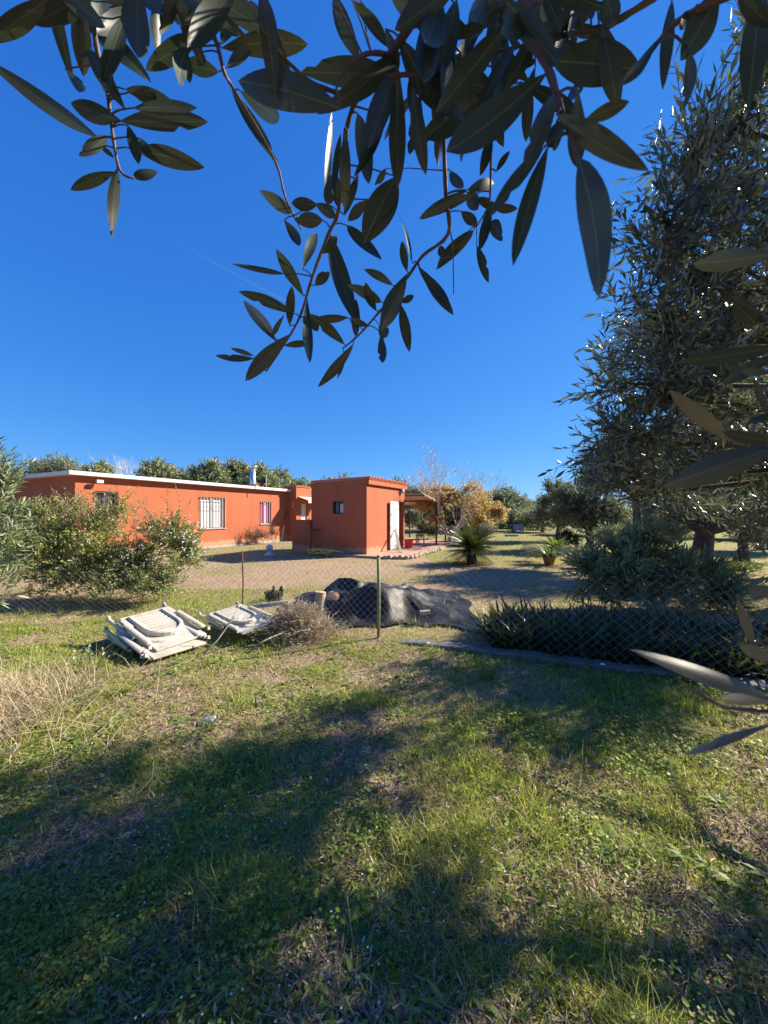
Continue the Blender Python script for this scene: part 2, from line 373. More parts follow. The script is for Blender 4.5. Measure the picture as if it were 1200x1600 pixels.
def lobe_twigs(lobes, n_per_m2, tl, m, ang=.8, droop=.0, shell=.55, clump=0.0):
    """twigs grown in and out of ellipsoid lobes; returns twig ends and leaf base, direction, up arrays"""
    p0s, p1s = [], []
    for (cx, cy, cz, rx, ry, rz, *k) in lobes:
        area = 4 * math.pi * ((rx * ry) ** 1.6 / 3 + (rx * rz) ** 1.6 / 3 + (ry * rz) ** 1.6 / 3) ** (1 / 1.6)
        n = max(6, int(area * n_per_m2 * (k[0] if k else 1)))
        u = rdir(n); u[:, 2] = np.where(u[:, 2] < -.6, -u[:, 2], u[:, 2])
        if clump > 0:                    # gather twigs round fewer centres: light and dark clumps, gaps between
            kc = rdir(max(5, int(n * .035)))
            near = kc[np.argmax(u @ kc.T, axis=1)]; u = norm(u * (1 - clump) + near * clump + RS.normal(size=u.shape) * .12)
        q = shell + (1 - shell) * RS.rand(n, 1)
        s = np.array([[rx, ry, rz]])
        c0 = np.array([[cx, cy, cz]]) + u * s * q
        d = norm(u * .9 + RS.normal(size=u.shape) * .45 + np.array([[0, 0, .25 - droop]]))
        ln = tl * (.55 + .9 * RS.rand(n, 1))
        p0s.append(c0 - d * ln * .4); p1s.append(c0 + d * ln * .6)
    p0 = np.concatenate(p0s); p1 = np.concatenate(p1s); n = len(p0)
    t = (np.arange(m) + .6) / m
    axis = norm(p1 - p0); ref = norm(np.cross(axis, RS.normal(size=axis.shape)))
    ref2 = np.cross(axis, ref)
    pos = (p0[:, None] + (p1 - p0)[:, None] * t[None, :, None])
    phi = (np.arange(m) * 2.4)[None] + RS.rand(n, 1) * 6.28 + RS.normal(size=(n, m)) * .3
    rad = ref[:, None] * np.cos(phi)[..., None] + ref2[:, None] * np.sin(phi)[..., None]
    aa = ang + RS.normal(size=(n, m)) * .2
    d = axis[:, None] * np.cos(aa)[..., None] + rad * np.sin(aa)[..., None]
    d[..., 2] -= droop * .5
    up = np.cross(np.cross(axis[:, None] + 0 * rad, rad), d) + RS.normal(size=d.shape) * .25
    up = np.where(RS.rand(n, m, 1) < .12, -up, up)
    return p0, p1, pos.reshape(-1, 3), d.reshape(-1, 3), up.reshape(-1, 3)

def foliage(root, lobes, dens, tl, m, LL, WW, mat, tmpl=T_RHOMB, ang=.8, droop=0., shell=.55, clump=.3, twig_r=.003, twig_mat='twig', name='foliage', twigs=True):
    p0, p1, pos, d, up = lobe_twigs(lobes, dens, tl, m, ang, droop, shell, clump)
    n = len(pos); s = .7 + .6 * RS.rand(n)
    # upright side faces the sky as leaves do
    up = np.where((up[:, 2:3] < 0) & (RS.rand(n, 1) < .7), -up, up)
    me = leaf_mesh(name, tmpl, pos, d, up, LL * s, WW * s)
    o = link_mesh(name, me, M[mat], root); o['kind'] = 'stuff'
    if twigs:
        t = link_mesh('twig', sticks_mesh('twig', p0, p1, twig_r, twig_r * .4), M[twig_mat], root); t['kind'] = 'stuff'
    return o

def wob(p, q, k, amp, seed=None):
    p = Vector(p); q = Vector(q); out = []
    for i in range(k + 1):
        t = i / k; w = p.lerp(q, t)
        if 0 < i < k: w += Vector((random.uniform(-1, 1), random.uniform(-1, 1), random.uniform(-.6, .6))) * amp
        out.append(w)
    return out
def trunk_and_limbs(root, base, top, r, lobes, mat='bark', n=10, gnarl=.04, limb_r=.35):
    mb = MB(); path = wob(base, top, 6, gnarl)
    rr = [r * (1.5 if i == 0 else 1.12 if i == 1 else 1 - .35 * i / 6) for i in range(7)]
    mb.tube(path, rr, n); tr = mb.build('trunk', M[mat], root, smooth=True)
    for l in lobes:
        c = Vector(l[:3]); lb = MB()
        pth = wob(path[-2], c, 5, (c - path[-1]).length * .07 + .01)
        lb.tube(pth, [r * limb_r * 1.5 * (1 - .16 * i) for i in range(6)], 6); lb.build('branch', M[mat], root, smooth=True)
    return tr

# ------------------------------------------------------------------ the ground
def axis_coords(lo, hi, step, far):
    f = list(np.arange(lo, hi + 1e-6, step)); a = []; d = step
    x = f[-1]
    while x < far: d *= 1.22; x += d; a.append(x)
    c = []; d = step; x = f[0]
    while x > -far: d *= 1.22; x -= d; c.append(x)
    return np.array(c[::-1] + f + a)
def dryness(x, y):
    """0 = damp grassy soil, 1 = bare pale earth"""
    x = np.asarray(x, float); y = np.asarray(y, float)
    fence = np.where(x > -.07, 4.6 - .38 * (x + .07), np.where(x > -2.15, 4.6 - .48 * (x + .07), 5.6 + .1 * (x + 2.15)))
    n = fbm(x, y, .8, 21); n2 = fbm(x, y, 2.2, 31)
    beyond = np.clip((y - fence) / .5, 0, 1)
    far = np.clip((y - 13 - x * .2) / 4, 0, 1)
    d_out = np.clip(.78 + (n - .5) * 1.2, 0, 1) * (1 - far * .55)
    d_out = np.where((y > 11) & (x > 1.5), np.clip(d_out - .55, 0, 1), d_out)
    d_out = np.where((x < -1.9) & (x > -4.4) & (y < 7.6), np.clip(d_out - .8, 0, 1), d_out)
    d_in = np.clip((n2 - .45) * 3.4, 0, .8)
    for (cx, cy, r, s) in ((-1.9, 3.25, .75, .8), (-.9, 3.1, .5, .6), (-1.35, 2.75, .75, .9), (-.15, 2.65, .55, .8), (-2.4, 3.1, .6, .6), (1.3, 3.35, .75, .7), (.2, 2.0, .3, .5), (1.1, 2.05, .3, .55), (.35, 1.45, .35, .5), (-1.3, 1.75, .4, .8), (-.75, 1.35, .3, .85), (-.2, 1.7, .25, .7), (.9, 1.5, .25, .7), (-1.7, 2.1, .35, .7)):
        d_in = np.maximum(d_in, s * np.clip(1.2 - np.hypot(x - cx, (y - cy) * 1.3) / r + (n2 - .5) * .8, 0, 1))
    return np.clip(d_in * (1 - beyond) + d_out * beyond, 0, 1)
xs = axis_coords(-7, 7, .09, 900); ys = axis_coords(.3, 12, .09, 900)
X, Y = np.meshgrid(xs, ys); Z = gz(X, Y)
V = np.stack([X, Y, Z], -1).reshape(-1, 3); nx, ny = len(xs), len(ys)
q = (np.arange(ny - 1)[:, None] * nx + np.arange(nx - 1)[None]).reshape(-1)
fl = np.stack([q, q + 1, q + nx + 1, q + nx], 1).astype(np.int32)
me = bpy.data.meshes.new('ground'); me.vertices.add(len(V)); me.vertices.foreach_set('co', V.astype(np.float32).ravel())
me.loops.add(fl.size); me.loops.foreach_set('vertex_index', fl.ravel()); me.polygons.add(len(fl))
me.polygons.foreach_set('loop_start', (np.arange(len(fl)) * 4).astype(np.int32)); me.polygons.foreach_set('loop_total', np.full(len(fl), 4, np.int32)); me.update(calc_edges=True)
a = me.attributes.new('dry', 'FLOAT', 'POINT'); a.data.foreach_set('value', dryness(X, Y).reshape(-1).astype(np.float32)); me.shade_smooth()
tag(link_mesh('ground', me, M['ground']), 'uneven garden ground of brown soil under the grass', kind='structure')

# ------------------------------------------------------------------ the long orange house
U = Vector((.45, .89, 0)).normalized(); NR = Vector((U.y, -U.x, 0))      # along the facades, and out of them
def frame(o):
    o = Vector(o); return lambda a, b, c: o + U * a + NR * b + Vector((0, 0, c))
def a_at(o, px, d=U):
    k = (px - 600) / F; return (k * o[1] - o[0]) / (d.x - k * d.y)
def z_at(Yd, py): return CH + (HZ - py) / F * Yd
A = G(450, 845); tlen = 10.26
HC = A - U * tlen; HC.z = 0
hf = frame(HC)
house = thing('house', 'long single-storey orange house with white flat roof edge and barred windows', 'house', HC)

def wall_face(mb, fr, a0, a1, c0, c1, holes, depth):
    As = sorted({a0, a1, *[h[0] for h in holes], *[h[1] for h in holes]}); Cs = sorted({c0, c1, *[h[2] for h in holes], *[h[3] for h in holes]})
    for i in range(len(As) - 1):
        for j in range(len(Cs) - 1):
            ca, cc = (As[i] + As[i + 1]) / 2, (Cs[j] + Cs[j + 1]) / 2
            if any(h[0] < ca < h[1] and h[2] < cc < h[3] for h in holes): continue
            mb.quad(fr(As[i], 0, Cs[j]), fr(As[i + 1], 0, Cs[j]), fr(As[i + 1], 0, Cs[j + 1]), fr(As[i], 0, Cs[j + 1]))
    for (h0, h1, z0, z1) in holes:
        mb.quad(fr(h0, 0, z0), fr(h1, 0, z0), fr(h1, -depth, z0), fr(h0, -depth, z0)); mb.quad(fr(h0, 0, z1), fr(h0, -depth, z1), fr(h1, -depth, z1), fr(h1, 0, z1))
        mb.quad(fr(h0, 0, z0), fr(h0, -depth, z0), fr(h0, -depth, z1), fr(h0, 0, z1)); mb.quad(fr(h1, 0, z0), fr(h1, 0, z1), fr(h1, -depth, z1), fr(h1, -depth, z0))
holes = []
for (x0, x1, y0, y1) in ((148, 184, 768, 812), (312, 352, 777, 825.5), (407, 424, 784, 818.5)):
    a0, a1 = a_at(HC, x0), a_at(HC, x1); Ym = (hf(a0, 0, 0).y + hf(a1, 0, 0).y) / 2
    holes.append((a0, a1, z_at(Ym, y1), z_at(Ym, y0)))
RT = 2.95
mb = MB(); wall_face(mb, hf, 0, tlen, -.1, RT - .13, holes, .16)
D = 6.5
mb.quad(hf(0, -D, -.1), hf(0, 0, -.1), hf(0, 0, RT - .13), hf(0, -D, RT - .13))
mb.quad(hf(tlen, 0, -.1), hf(tlen, -D, -.1), hf(tlen, -D, RT - .13), hf(tlen, 0, RT - .13))
mb.quad(hf(tlen, -D, -.1), hf(0, -D, -.1), hf(0, -D, RT - .13), hf(tlen, -D, RT - .13))
mb.build('wall', M['orange'], house)
mb = MB(); mb.box(-.27, tlen + .0, -D - .25, .25, RT - .13, RT, hf); roof = mb.build('roof', M['white'], house, bevel=.01)
mb = MB(); mb.box(-.05, tlen - .05, .0, .012, -.05, .09, hf); mb.build('plinth', M['concrete'], house)
for i, h in enumerate(holes):
    a0, a1, z0, z1 = h
    w = MB()
    for bx in ((a0, a1, z0, z0 + .05), (a0, a1, z1 - .05, z1), (a0, a0 + .05, z0 + .05, z1 - .05), (a1 - .05, a1, z0 + .05, z1 - .05), ((a0 + a1) / 2 - .03, (a0 + a1) / 2 + .03, z0 + .05, z1 - .05)):
        w.box(bx[0], bx[1], -.13, -.08, bx[2], bx[3], hf)
    win = w.build('window', M['white'], house)
    g = MB(); g.box(a0, a1, -.15, -.14, z0, z1, hf); g.build('pane', M['glass'] if i == 0 else M['purple'] if i == 2 else M['curtain'], win)
    sl_ = MB(); sl_.box(a0 - .04, a1 + .04, -.16, .05, z0 - .04, z0 - .002, hf); sl_.build('sill', M['concrete'], win)
    fm = MB()
    fm.box(a0 - .02, a1 + .02, .035, .055, z0 + .03, z0 + .055, hf); fm.box(a0 - .02, a1 + .02, .035, .055, z1 - .06, z1 - .035, hf)
    if i < 2: fm.box(a0 - .02, a1 + .02, .035, .055, (z0 + z1) / 2 + .25, (z0 + z1) / 2 + .27, hf)
    fm.build('grille_frame', M['iron'], win)
    nb = (8, 9, 6)[i]
    for k in range(nb):
        aa = a0 + .03 + (a1 - a0 - .06) * k / (nb - 1)
        br = MB(); br.tube([hf(aa, .045, z0 + .0), hf(aa, .045, z1 + .01)], .013, 6); br.build('bar', M['white'] if i else M['iron'], win)
# projecting end block with awning and white door
pb = frame(A + NR * .6); pf = frame(A)
mb = MB(); zt = 3.1
mb.quad(pf(0, 0, -.1), pf(0, .6, -.1), pf(0, .6, zt), pf(0, -.5, zt)); mb.quad(pf(0, -.5, zt), pf(0, -.5, RT), pf(0, 0, RT), pf(0, 0, RT - .2))
dx0, dx1 = a_at(A + NR * .6, 471), a_at(A + NR * .6, 479.5)
wall_face(mb, pb, 0, 5, -.1, zt, [(dx0, dx1, .05, 2.15)], .12)
mb.quad(pf(0, -.5, zt), pf(0, .6, zt), pf(5, .6, zt), pf(5, -.5, zt))
mb.build('end_block', M['orange'], house)
mb = MB(); mb.box(-.03, 1.2, -.3, .64, zt, zt + .07, pf); mb.build('coping', M['orange'], house)
mb = MB(); mb.box(dx0, dx1, -.11, -.07, .05, 2.15, pb); dr = mb.build('door', M['white'], house)
mb = MB(); mb.tube([pb(dx1 - .12, -.07, 1.05), pb(dx1 - .12, -.02, 1.05), pb(dx1 - .25, -.02, 1.05)], .012, 6); mb.build('handle', M['iron'], dr)
aw = MB(); aa0, aa1 = a_at(A + NR * .6, 469) - .2, dx1 + 1.1
N_ = 14
for k in range(N_):
    p, q2 = aa0 + (aa1 - aa0) * k / N_, aa0 + (aa1 - aa0) * (k + 1) / N_; md_ = (p + q2) / 2
    for (s, t_) in ((p, md_), (md_, q2)):
        aw.quad(pb(s, .01, 2.55), pb(t_, .01, 2.55), pb(t_, .75, 2.32), pb(s, .75, 2.32))
    aw.pts([pb(p, .75, 2.32), pb(q2, .75, 2.32), pb(q2, .76, 2.20), pb(md_, .76, 2.14), pb(p, .76, 2.20)], [(0, 4, 3, 2, 1)])
aw.build('awning', M['white'], house)
# number on the return wall
fc = bpy.data.curves.new('house_number', 'FONT'); fc.body = '2'; fc.size = .33; fc.extrude = .012; fc.align_x = 'CENTER'
fo = bpy.data.objects.new('house_number', fc); C.objects.link(fo); fc.materials.append(M['white']); fo.parent = house
fo.matrix_world = Matrix.Translation(pf(-.02, .36, 1.95)) @ Matrix((( NR.x, 0, -U.x, 0), (NR.y, 0, -U.y, 0), (0, 1, 0, 0), (0, 0, 0, 1)))
_mw = Matrix.Translation(-Vector(HC)) @ (Matrix.Translation(pf(-.02, .36, 1.95)) @ Matrix((( NR.x, 0, -U.x, 0), (NR.y, 0, -U.y, 0), (0, 1, 0, 0), (0, 0, 0, 1))))
bpy.context.view_layer.update(); _me = bpy.data.meshes.new_from_object(fo); bpy.data.objects.remove(fo)
fo = bpy.data.objects.new('house_number', _me); C.objects.link(fo); fo.parent = house; fo.matrix_basis = _mw
# floodlight
al = a_at(HC, 151); mb = MB(); mb.box(al - .02, al + .02, 0, .16, RT - .31, RT - .28, hf); fl_ = mb.build('floodlight', M['iron'], house)
mb = MB(); mb.box(al - .10, al + .10, .15, .24, RT - .35, RT - .24, hf); mb.build('lamp_head', M['white'], fl_, bevel=.01)
# flue on the roof
cp = P(395, 755, 19.5); mb = MB(); mb.box(cp.x - .25, cp.x + .25, cp.y - .25, cp.y + .25, RT, RT + .14); ch = mb.build('chimney', M['orange'], house)
mb = MB(); zt_ = z_at(19.5, 731); mb.lathe([(.14, RT + .14), (.14, zt_), (.12, zt_), (.12, zt_ - .2)], (cp.x, cp.y, 0)); mb.build('flue_pipe', M['steel'], ch, smooth=True)
mb = MB(); mb.lathe([(.001, zt_ + .16), (.24, zt_ + .08), (.24, zt_ + .05), (.001, zt_ + .06)], (cp.x, cp.y, 0)); mb.build('flue_cap', M['steel'], ch, smooth=True)
ap = P(416, 752, 19); mb = MB(); mb.tube([(ap.x, ap.y, RT), (ap.x, ap.y, z_at(19, 743))], .02, 6); mb.build('vent_pipe', M['white'], house)
# lean pole
p0 = pf(-.9, .30, 0); p1 = pf(-.12, .02, 1.75)
mb = MB(); mb.tube([p0, p1], .02, 6); tag(mb.build('pole', M['iron']), 'thin dark pole leaning on the house wall at its right end', 'pole')

# ------------------------------------------------------------------ the orange shed
S0 = G(573, 870); S0.z = 0; sf = frame(S0); SL, SWid = 3.4, 2.49
shed = thing('shed', 'small orange outbuilding with tiled roof edge and an open white door', 'shed', S0)
d0, d1 = a_at(S0, 621.5), a_at(S0, 630.5)
mb = MB(); wall_face(mb, sf, 0, SL, -.1, 2.62, [(d0, d1, .08, 2.08)], .15)
def sfl(b, a, c): return sf(-a, -b, c)     # the shaded end wall: b runs to the left, a comes out
wn0, wn1 = a_at(S0, 520, -NR), a_at(S0, 537, -NR); wn0, wn1 = min(wn0, wn1), max(wn0, wn1)
Yw = (S0 - NR * (wn0 + wn1) / 2).y; wz0, wz1 = z_at(Yw, 803), z_at(Yw, 783)
zl = 2.72
def sfw(b, a, c): return sf(0, 0, 0) - NR * b - U * a + Vector((0, 0, c))
mbL = MB()
As = [0, wn0, wn1, SWid]; Cs = [-.1, wz0, wz1, 2.62]
for i in range(3):
    for j in range(3):
        if i == 1 and j == 1: continue
        mb.quad(sfw(As[i + 1], 0, Cs[j]), sfw(As[i], 0, Cs[j]), sfw(As[i], 0, Cs[j + 1]), sfw(As[i + 1], 0, Cs[j + 1]))
for (p, q2, r_, s_) in (((wn0, wz0), (wn1, wz0), 0, 0), ((wn1, wz0), (wn1, wz1), 0, 0), ((wn1, wz1), (wn0, wz1), 0, 0), ((wn0, wz1), (wn0, wz0), 0, 0)):
    mb.quad(sfw(p[0], 0, p[1]), sfw(q2[0], 0, q2[1]), sfw(q2[0], -.14, q2[1]), sfw(p[0], -.14, p[1]))
mb.quad(sfw(SWid, -SL, -.1), sfw(SWid, 0, -.1), sfw(SWid, 0, 2.62), sfw(SWid, -SL, 2.62)); mb.quad(sfw(0, -SL, -.1), sfw(SWid, -SL, -.1), sfw(SWid, -SL, 2.62), sfw(0, -SL, 2.62))
mb.build('wall', M['orange'], shed)
mb = MB(); mb.pts([sfw(-.10, .012, 2.63), sfw(SWid + .03, .012, 2.60), sfw(SWid + .03, .012, 2.72), sfw(-.10, .012, 2.80),
                   sfw(-.10, -SL - .08, 2.63), sfw(SWid + .03, -SL - .08, 2.60), sfw(SWid + .03, -SL - .08, 2.72), sfw(-.10, -SL - .08, 2.80)],
                  [(0, 3, 2, 1), (4, 5, 6, 7), (0, 1, 5, 4), (3, 7, 6, 2), (0, 4, 7, 3), (1, 2, 6, 5)]); roof_ = mb.build('roof', M['orange'], shed)
NT = 15
tm = MB(); LT = SWid + .18
for k in range(7):                    # one half-round tile, running up the slope
    pass
th = [math.pi * k / 6 for k in range(7)]
vs = []
for e, zz in ((0, 0), (LT, -.06)):
    for r in (.080, .058): vs += [Vector((e, r * math.cos(t), r * math.sin(t) * 1.7 + zz)) for t in th]
fs = []
for k in range(6):
    fs += [(k, k + 1, 15 + k, 14 + k), (7 + k, 21 + k, 22 + k, 8 + k), (k, 7 + k, 8 + k, k + 1), (14 + k, 15 + k, 22 + k, 21 + k)]
fs += [(0, 14, 21, 7), (6, 13, 27, 20)]
tm.pts(vs, fs); tme = tm.mesh('tile'); tme.materials.append(M['tile'])
for k in range(NT):
    o = bpy.data.objects.new('tile', tme); C.objects.link(o); o.parent = roof_
    base = sfw(-.13, .0, 2.80) + U * (.10 + (SL - .12) * k / (NT - 1))
    R_ = Matrix(((-NR.x, -U.x, 0, 0), (-NR.y, -U.y, 0, 0), (0, 0, 1, 0), (0, 0, 0, 1)))
    o.matrix_basis = Matrix.Translation(base + Vector((0, 0, random.uniform(-.006, .006)))) @ R_
    wl = o.matrix_basis.copy(); o.matrix_parent_inverse = Matrix.Identity(4)
    o.matrix_basis = wl               # the roof's own origin sits at the world origin
mb = MB()
fr_ = .035
for (b0, b1, z0, z1) in ((wn0, wn1, wz0, wz0 + fr_), (wn0, wn1, wz1 - fr_, wz1), (wn0, wn0 + fr_, wz0 + fr_, wz1 - fr_), (wn1 - fr_, wn1, wz0 + fr_, wz1 - fr_), ((wn0 + wn1) / 2 - .02, (wn0 + wn1) / 2 + .02, wz0 + fr_, wz1 - fr_)):
    mb.pts([sfw(b_, a_, z_) for z_ in (z0, z1) for a_ in (-.07, -.03) for b_ in (b0, b1)], [(0, 2, 3, 1), (4, 5, 7, 6), (0, 1, 5, 4), (2, 6, 7, 3), (0, 4, 6, 2), (1, 3, 7, 5)])
sw = mb.build('window', M['iron'], shed)
mb = MB(); mb.quad(sfw(wn1, -.1, wz0), sfw(wn0, -.1, wz0), sfw(wn0, -.1, wz1), sfw(wn1, -.1, wz1)); mb.build('pane', M['glass'], sw)
mb = MB(); cm = (wn0 + wn1) / 2; mb.quad(sfw(cm - .03, -.085, wz0 + .04), sfw(wn0 + .05, -.085, wz0 + .04), sfw(wn0 + .05, -.085, wz1 - .1), sfw(cm - .03, -.085, wz1 - .1)); mb.build('curtain', M['curtain'], sw)
# doorway: dark inside, white leaf swung out
mb = MB(); mb.quad(sf(d0, -.5, .0), sf(d1, -.5, .0), sf(d1, -.5, 2.2), sf(d0, -.5, 2.2)); mb.build('inner_curtain', M['greypanel'], shed)
ang = math.radians(177); hg = sf(d0 - .01, .04, 0); lw = .92
dd = (U * math.cos(ang) + NR * math.sin(ang)); dn = Vector((-dd.y, dd.x, 0))
def df(a, b, c): return hg + dd * a + dn * b + Vector((0, 0, c))
mb = MB(); mb.box(0, lw, -.02, .02, .1, 2.06, df); dl = mb.build('door', M['white'], shed, bevel=.004)
mb = MB()
for z0, z1 in ((.25, .95), (1.1, 1.9)): mb.box(.1, lw - .1, .02, .032, z0, z1, df)
mb.build('door_panel', M['white'], dl, bevel=.006)
mb = MB(); mb.tube([df(lw - .07, .02, 1.02), df(lw - .07, .07, 1.02), df(lw - .2, .07, 1.02)], .011, 6); mb.build('handle', M['iron'], dl)
lp = sf(a_at(S0, 626.5), .02, z_at(15.8, 767)); mb = MB(); mb.lathe([(.001, -.1), (.07, -.08), (.09, 0), (.07, .08), (.001, .1)], lp + NR * .05, 14); mb.build('wall_lamp', M['white'], shed, smooth=True)
# low wall at its left
lwx0, lwx1 = SWid + .004, 3.46
mb = MB()
vsb = [sfw(b_, a_, z_) for z_ in (-.1, 1.32) for a_ in (-.16, .0) for b_ in (lwx0, lwx1)]
mb.pts(vsb, [(0, 2, 3, 1), (4, 5, 7, 6), (0, 1, 5, 4), (2, 6, 7, 3), (0, 4, 6, 2), (1, 3, 7, 5)])
tag(mb.build('low_wall', M['orange'], bevel=.01), 'waist-high orange wall joined to the left end of the shed', 'wall')
# standpipe and hose on the shed
sp_ = thing('standpipe', 'rusty standpipe with tap and dark hose on the shed end wall', 'tap', sfw(2.34, .12, 0))
mb = MB(); mb.tube([sfw(2.22, .12, 0), sfw(2.22, .12, .95)], .022, 8); mb.build('pipe', M['rust'], sp_)
mb = MB(); mb.tube([sfw(2.22, .12, .93), sfw(2.10, .2, .95), sfw(2.0, .2, .93)], .035, 8); mb.tube([sfw(2.3, .1, .95), sfw(2.45, .1, .93)], .03, 6); mb.build('tap', M['iron'], sp_)
mb = MB(); mb.tube([sfw(2.40, .1, .93), sfw(2.47, .12, 1.2), sfw(2.55, .1, 1.38), sfw(2.42, .08, 1.25), sfw(2.40, .1, .8), sfw(2.44, .1, .3), sfw(2.46, .12, .02)], .022, 7); mb.build('hose', M['iron'], sp_, smooth=True)
# yellow hose heap on the ground
mb = MB(); path = []
for k in range(170):
    t = k / 170; a_ = k * .41
    c = sfw(2.2 - 1.0 * t + .1 * math.sin(k * .7), .38 + .06 * math.sin(k * .3), 0)
    rr_ = .22 + .07 * math.sin(k * .53)
    path.append(Vector((c.x + rr_ * math.cos(a_), c.y + .6 * rr_ * math.sin(a_), (.05 + .17 * abs(math.sin(a_ * .5 + t * 9))))))
mb.tube(path, .03, 6); tag(mb.build('garden_hose', M['hose'], smooth=True), 'yellow garden hose tangled in coils at the foot of the shed', 'hose')
# globe lamp
gp = G(421, 868); gl = thing('globe_lamp', 'white ball lamp on a low base in the shade left of the shed', 'lamp', gp)
mb = MB(); mb.lathe([(.001, 0), (.2, 0), (.18, .05), (.09, .09), (.07, .16), (.001, .16)], gp, 18); mb.build('base', M['white'], gl, smooth=True)
mb = MB(); mb.lathe([(.13 * math.sin(t), .29 - .13 * math.cos(t)) for t in np.linspace(.02, 3.12, 12)], gp, 18); mb.build('globe', M['white'], gl, smooth=True)
# paving round the shed, a slab with a stone edge
pc = [sfw(3.3, .55, 0), sfw(-.55, .65, 0), sfw(-1.6, -1.0, 0), sfw(-2.6, -7, 0), sfw(0.5, -9, 0), sfw(SWid, -3, 0)]
pe = [sfw(1.6, .42, 0), sfw(-.62, .40, 0), G(640, 874), G(690, 859.5), G(712, 847), G(640, 842), sfw(.8, -2, 0)]
mb = MB(); k = len(pe)
mb.pts([Vector((p.x, p.y, .085)) for p in pe] + [Vector((p.x, p.y, -.1)) for p in pe], [tuple(range(k))] + [(i, k + i, k + (i + 1) % k, (i + 1) % k) for i in range(k)])
patio = mb.build('paving', M['patio']); tag(patio, kind='structure')
def stone_mesh(seed):
    r = random.Random(seed); mb = MB(); n = 7; prof = [(.0, -.5), (.42, -.5), (.5, -.1), (.46, .3), (.3, .5), (0, .5)]
    for rr_, z in prof:
        for j in range(n):
            a_ = 2 * math.pi * j / n; q_ = 1 + r.uniform(-.15, .15); mb.v.append((rr_ * math.cos(a_) * q_, rr_ * math.sin(a_) * q_, z))
    for i in range(len(prof) - 1):
        for j in range(n): a_ = i * n + j; b_ = i * n + (j + 1) % n; mb.f.append((a_, b_, b_ + n, a_ + n))
    me = mb.mesh('stone', True); me.materials.append(M['stone']); return me
sms = [stone_mesh(i) for i in range(4)]
edge = []
for (p, q2, n_) in ((pe[1], pe[2], 6), (pe[2], pe[3], 15)):
    for i in range(n_): edge.append((p.lerp(q2, (i + .5) / n_), (q2 - p).length / n_, math.atan2(q2.y - p.y, q2.x - p.x)))
for i, (p, w_, an) in enumerate(edge):
    o = bpy.data.objects.new('stone', sms[i % 4]); C.objects.link(o); o.parent = patio
    o.location = (p.x + random.uniform(-.03, .03), p.y + random.uniform(-.03, .03), .06); o.rotation_euler = (random.uniform(-.1, .1), random.uniform(-.1, .1), an); o.scale = (w_ * 1.0, .2, random.uniform(.12, .2))
# plank, crate, table and chair under the pergola
mb = MB(); pa, pb_ = G(626, 867), df(lw * .55, .05, .92)
pa.z = .09; tdir = (pb_ - pa).normalized(); sd = tdir.cross(Vector((0, 0, 1))).normalized(); nn = sd.cross(tdir)
mb.pts([pa + sd * s * .05 + nn * t * .02 + tdir * l for l in (0, (pb_ - pa).length) for t in (-1, 1) for s in (-1, 1)], [(0, 2, 3, 1), (4, 5, 7, 6), (0, 1, 5, 4), (2, 6, 7, 3), (0, 4, 6, 2), (1, 3, 7, 5)])
tag(mb.build('plank', M['wood']), 'grey wooden plank leaning against the open white door', 'plank')
cr = G(638.5, 859); cr.z = .085; crate = thing('crate', 'red plastic crate on the paving beside the shed doorway', 'crate', cr)
mb = MB(); w0, w1, hh = .15, .18, .34
for s in (-1, 1):
    mb.pts([(cr.x - w0, cr.y + s * w0, .09), (cr.x + w0, cr.y + s * w0, .09), (cr.x + w1, cr.y + s * w1, .09 + hh), (cr.x - w1, cr.y + s * w1, .09 + hh)], [(0, 1, 2, 3)])
    mb.pts([(cr.x + s * w0, cr.y - w0, .09), (cr.x + s * w0, cr.y + w0, .09), (cr.x + s * w1, cr.y + w1, .09 + hh), (cr.x + s * w1, cr.y - w1, .09 + hh)], [(0, 1, 2, 3)])
mb.pts([(cr.x - w0, cr.y - w0, .095), (cr.x + w0, cr.y - w0, .095), (cr.x + w0, cr.y + w0, .095), (cr.x - w0, cr.y + w0, .095)], [(0, 1, 2, 3)])
mb.build('body', M['red'], crate)
mb = MB(); mb.tube([(cr.x - w1, cr.y - w1, .43), (cr.x + w1, cr.y - w1, .43), (cr.x + w1, cr.y + w1, .43), (cr.x - w1, cr.y + w1, .43), (cr.x - w1, cr.y - w1, .43)], .015, 6); mb.build('rim', M['red'], crate)
tp = Vector((1.25, 18.2, .085)); table = thing('table', 'pale patio table standing in the shade under the pergola', 'table', tp)
mb = MB(); mb.box(tp.x - .45, tp.x + .5, tp.y - .4, tp.y + .4, .74, .78); mb.build('tabletop', M['white'], table, bevel=.01)
for sx in (-.4, .44):
    for sy in (-.34, .34):
        mb = MB(); mb.tube([(tp.x + sx, tp.y + sy, .08), (tp.x + sx, tp.y + sy, .74)], .022, 6); mb.build('leg', M['iron'], table)
cp_ = Vector((1.72, 17.7, .085)); chair = thing('patio_chair', 'dark metal patio chair pulled up beside the pergola table', 'chair', cp_)
mb = MB(); mb.box(cp_.x - .2, cp_.x + .2, cp_.y - .2, cp_.y + .2, .52, .55); mb.build('seat', M['iron'], chair)
mb = MB(); mb.box(cp_.x + .18, cp_.x + .21, cp_.y - .2, cp_.y + .2, .6, .98); mb.build('backrest', M['iron'], chair)
for sx in (-.18, .19):
    for sy in (-.18, .18):
        mb = MB(); mb.tube([(cp_.x + sx, cp_.y + sy, .08), (cp_.x + sx * .95, cp_.y + sy * .95, .6 if sx > 0 else .52)], .016, 6); mb.build('leg', M['galv'], chair)
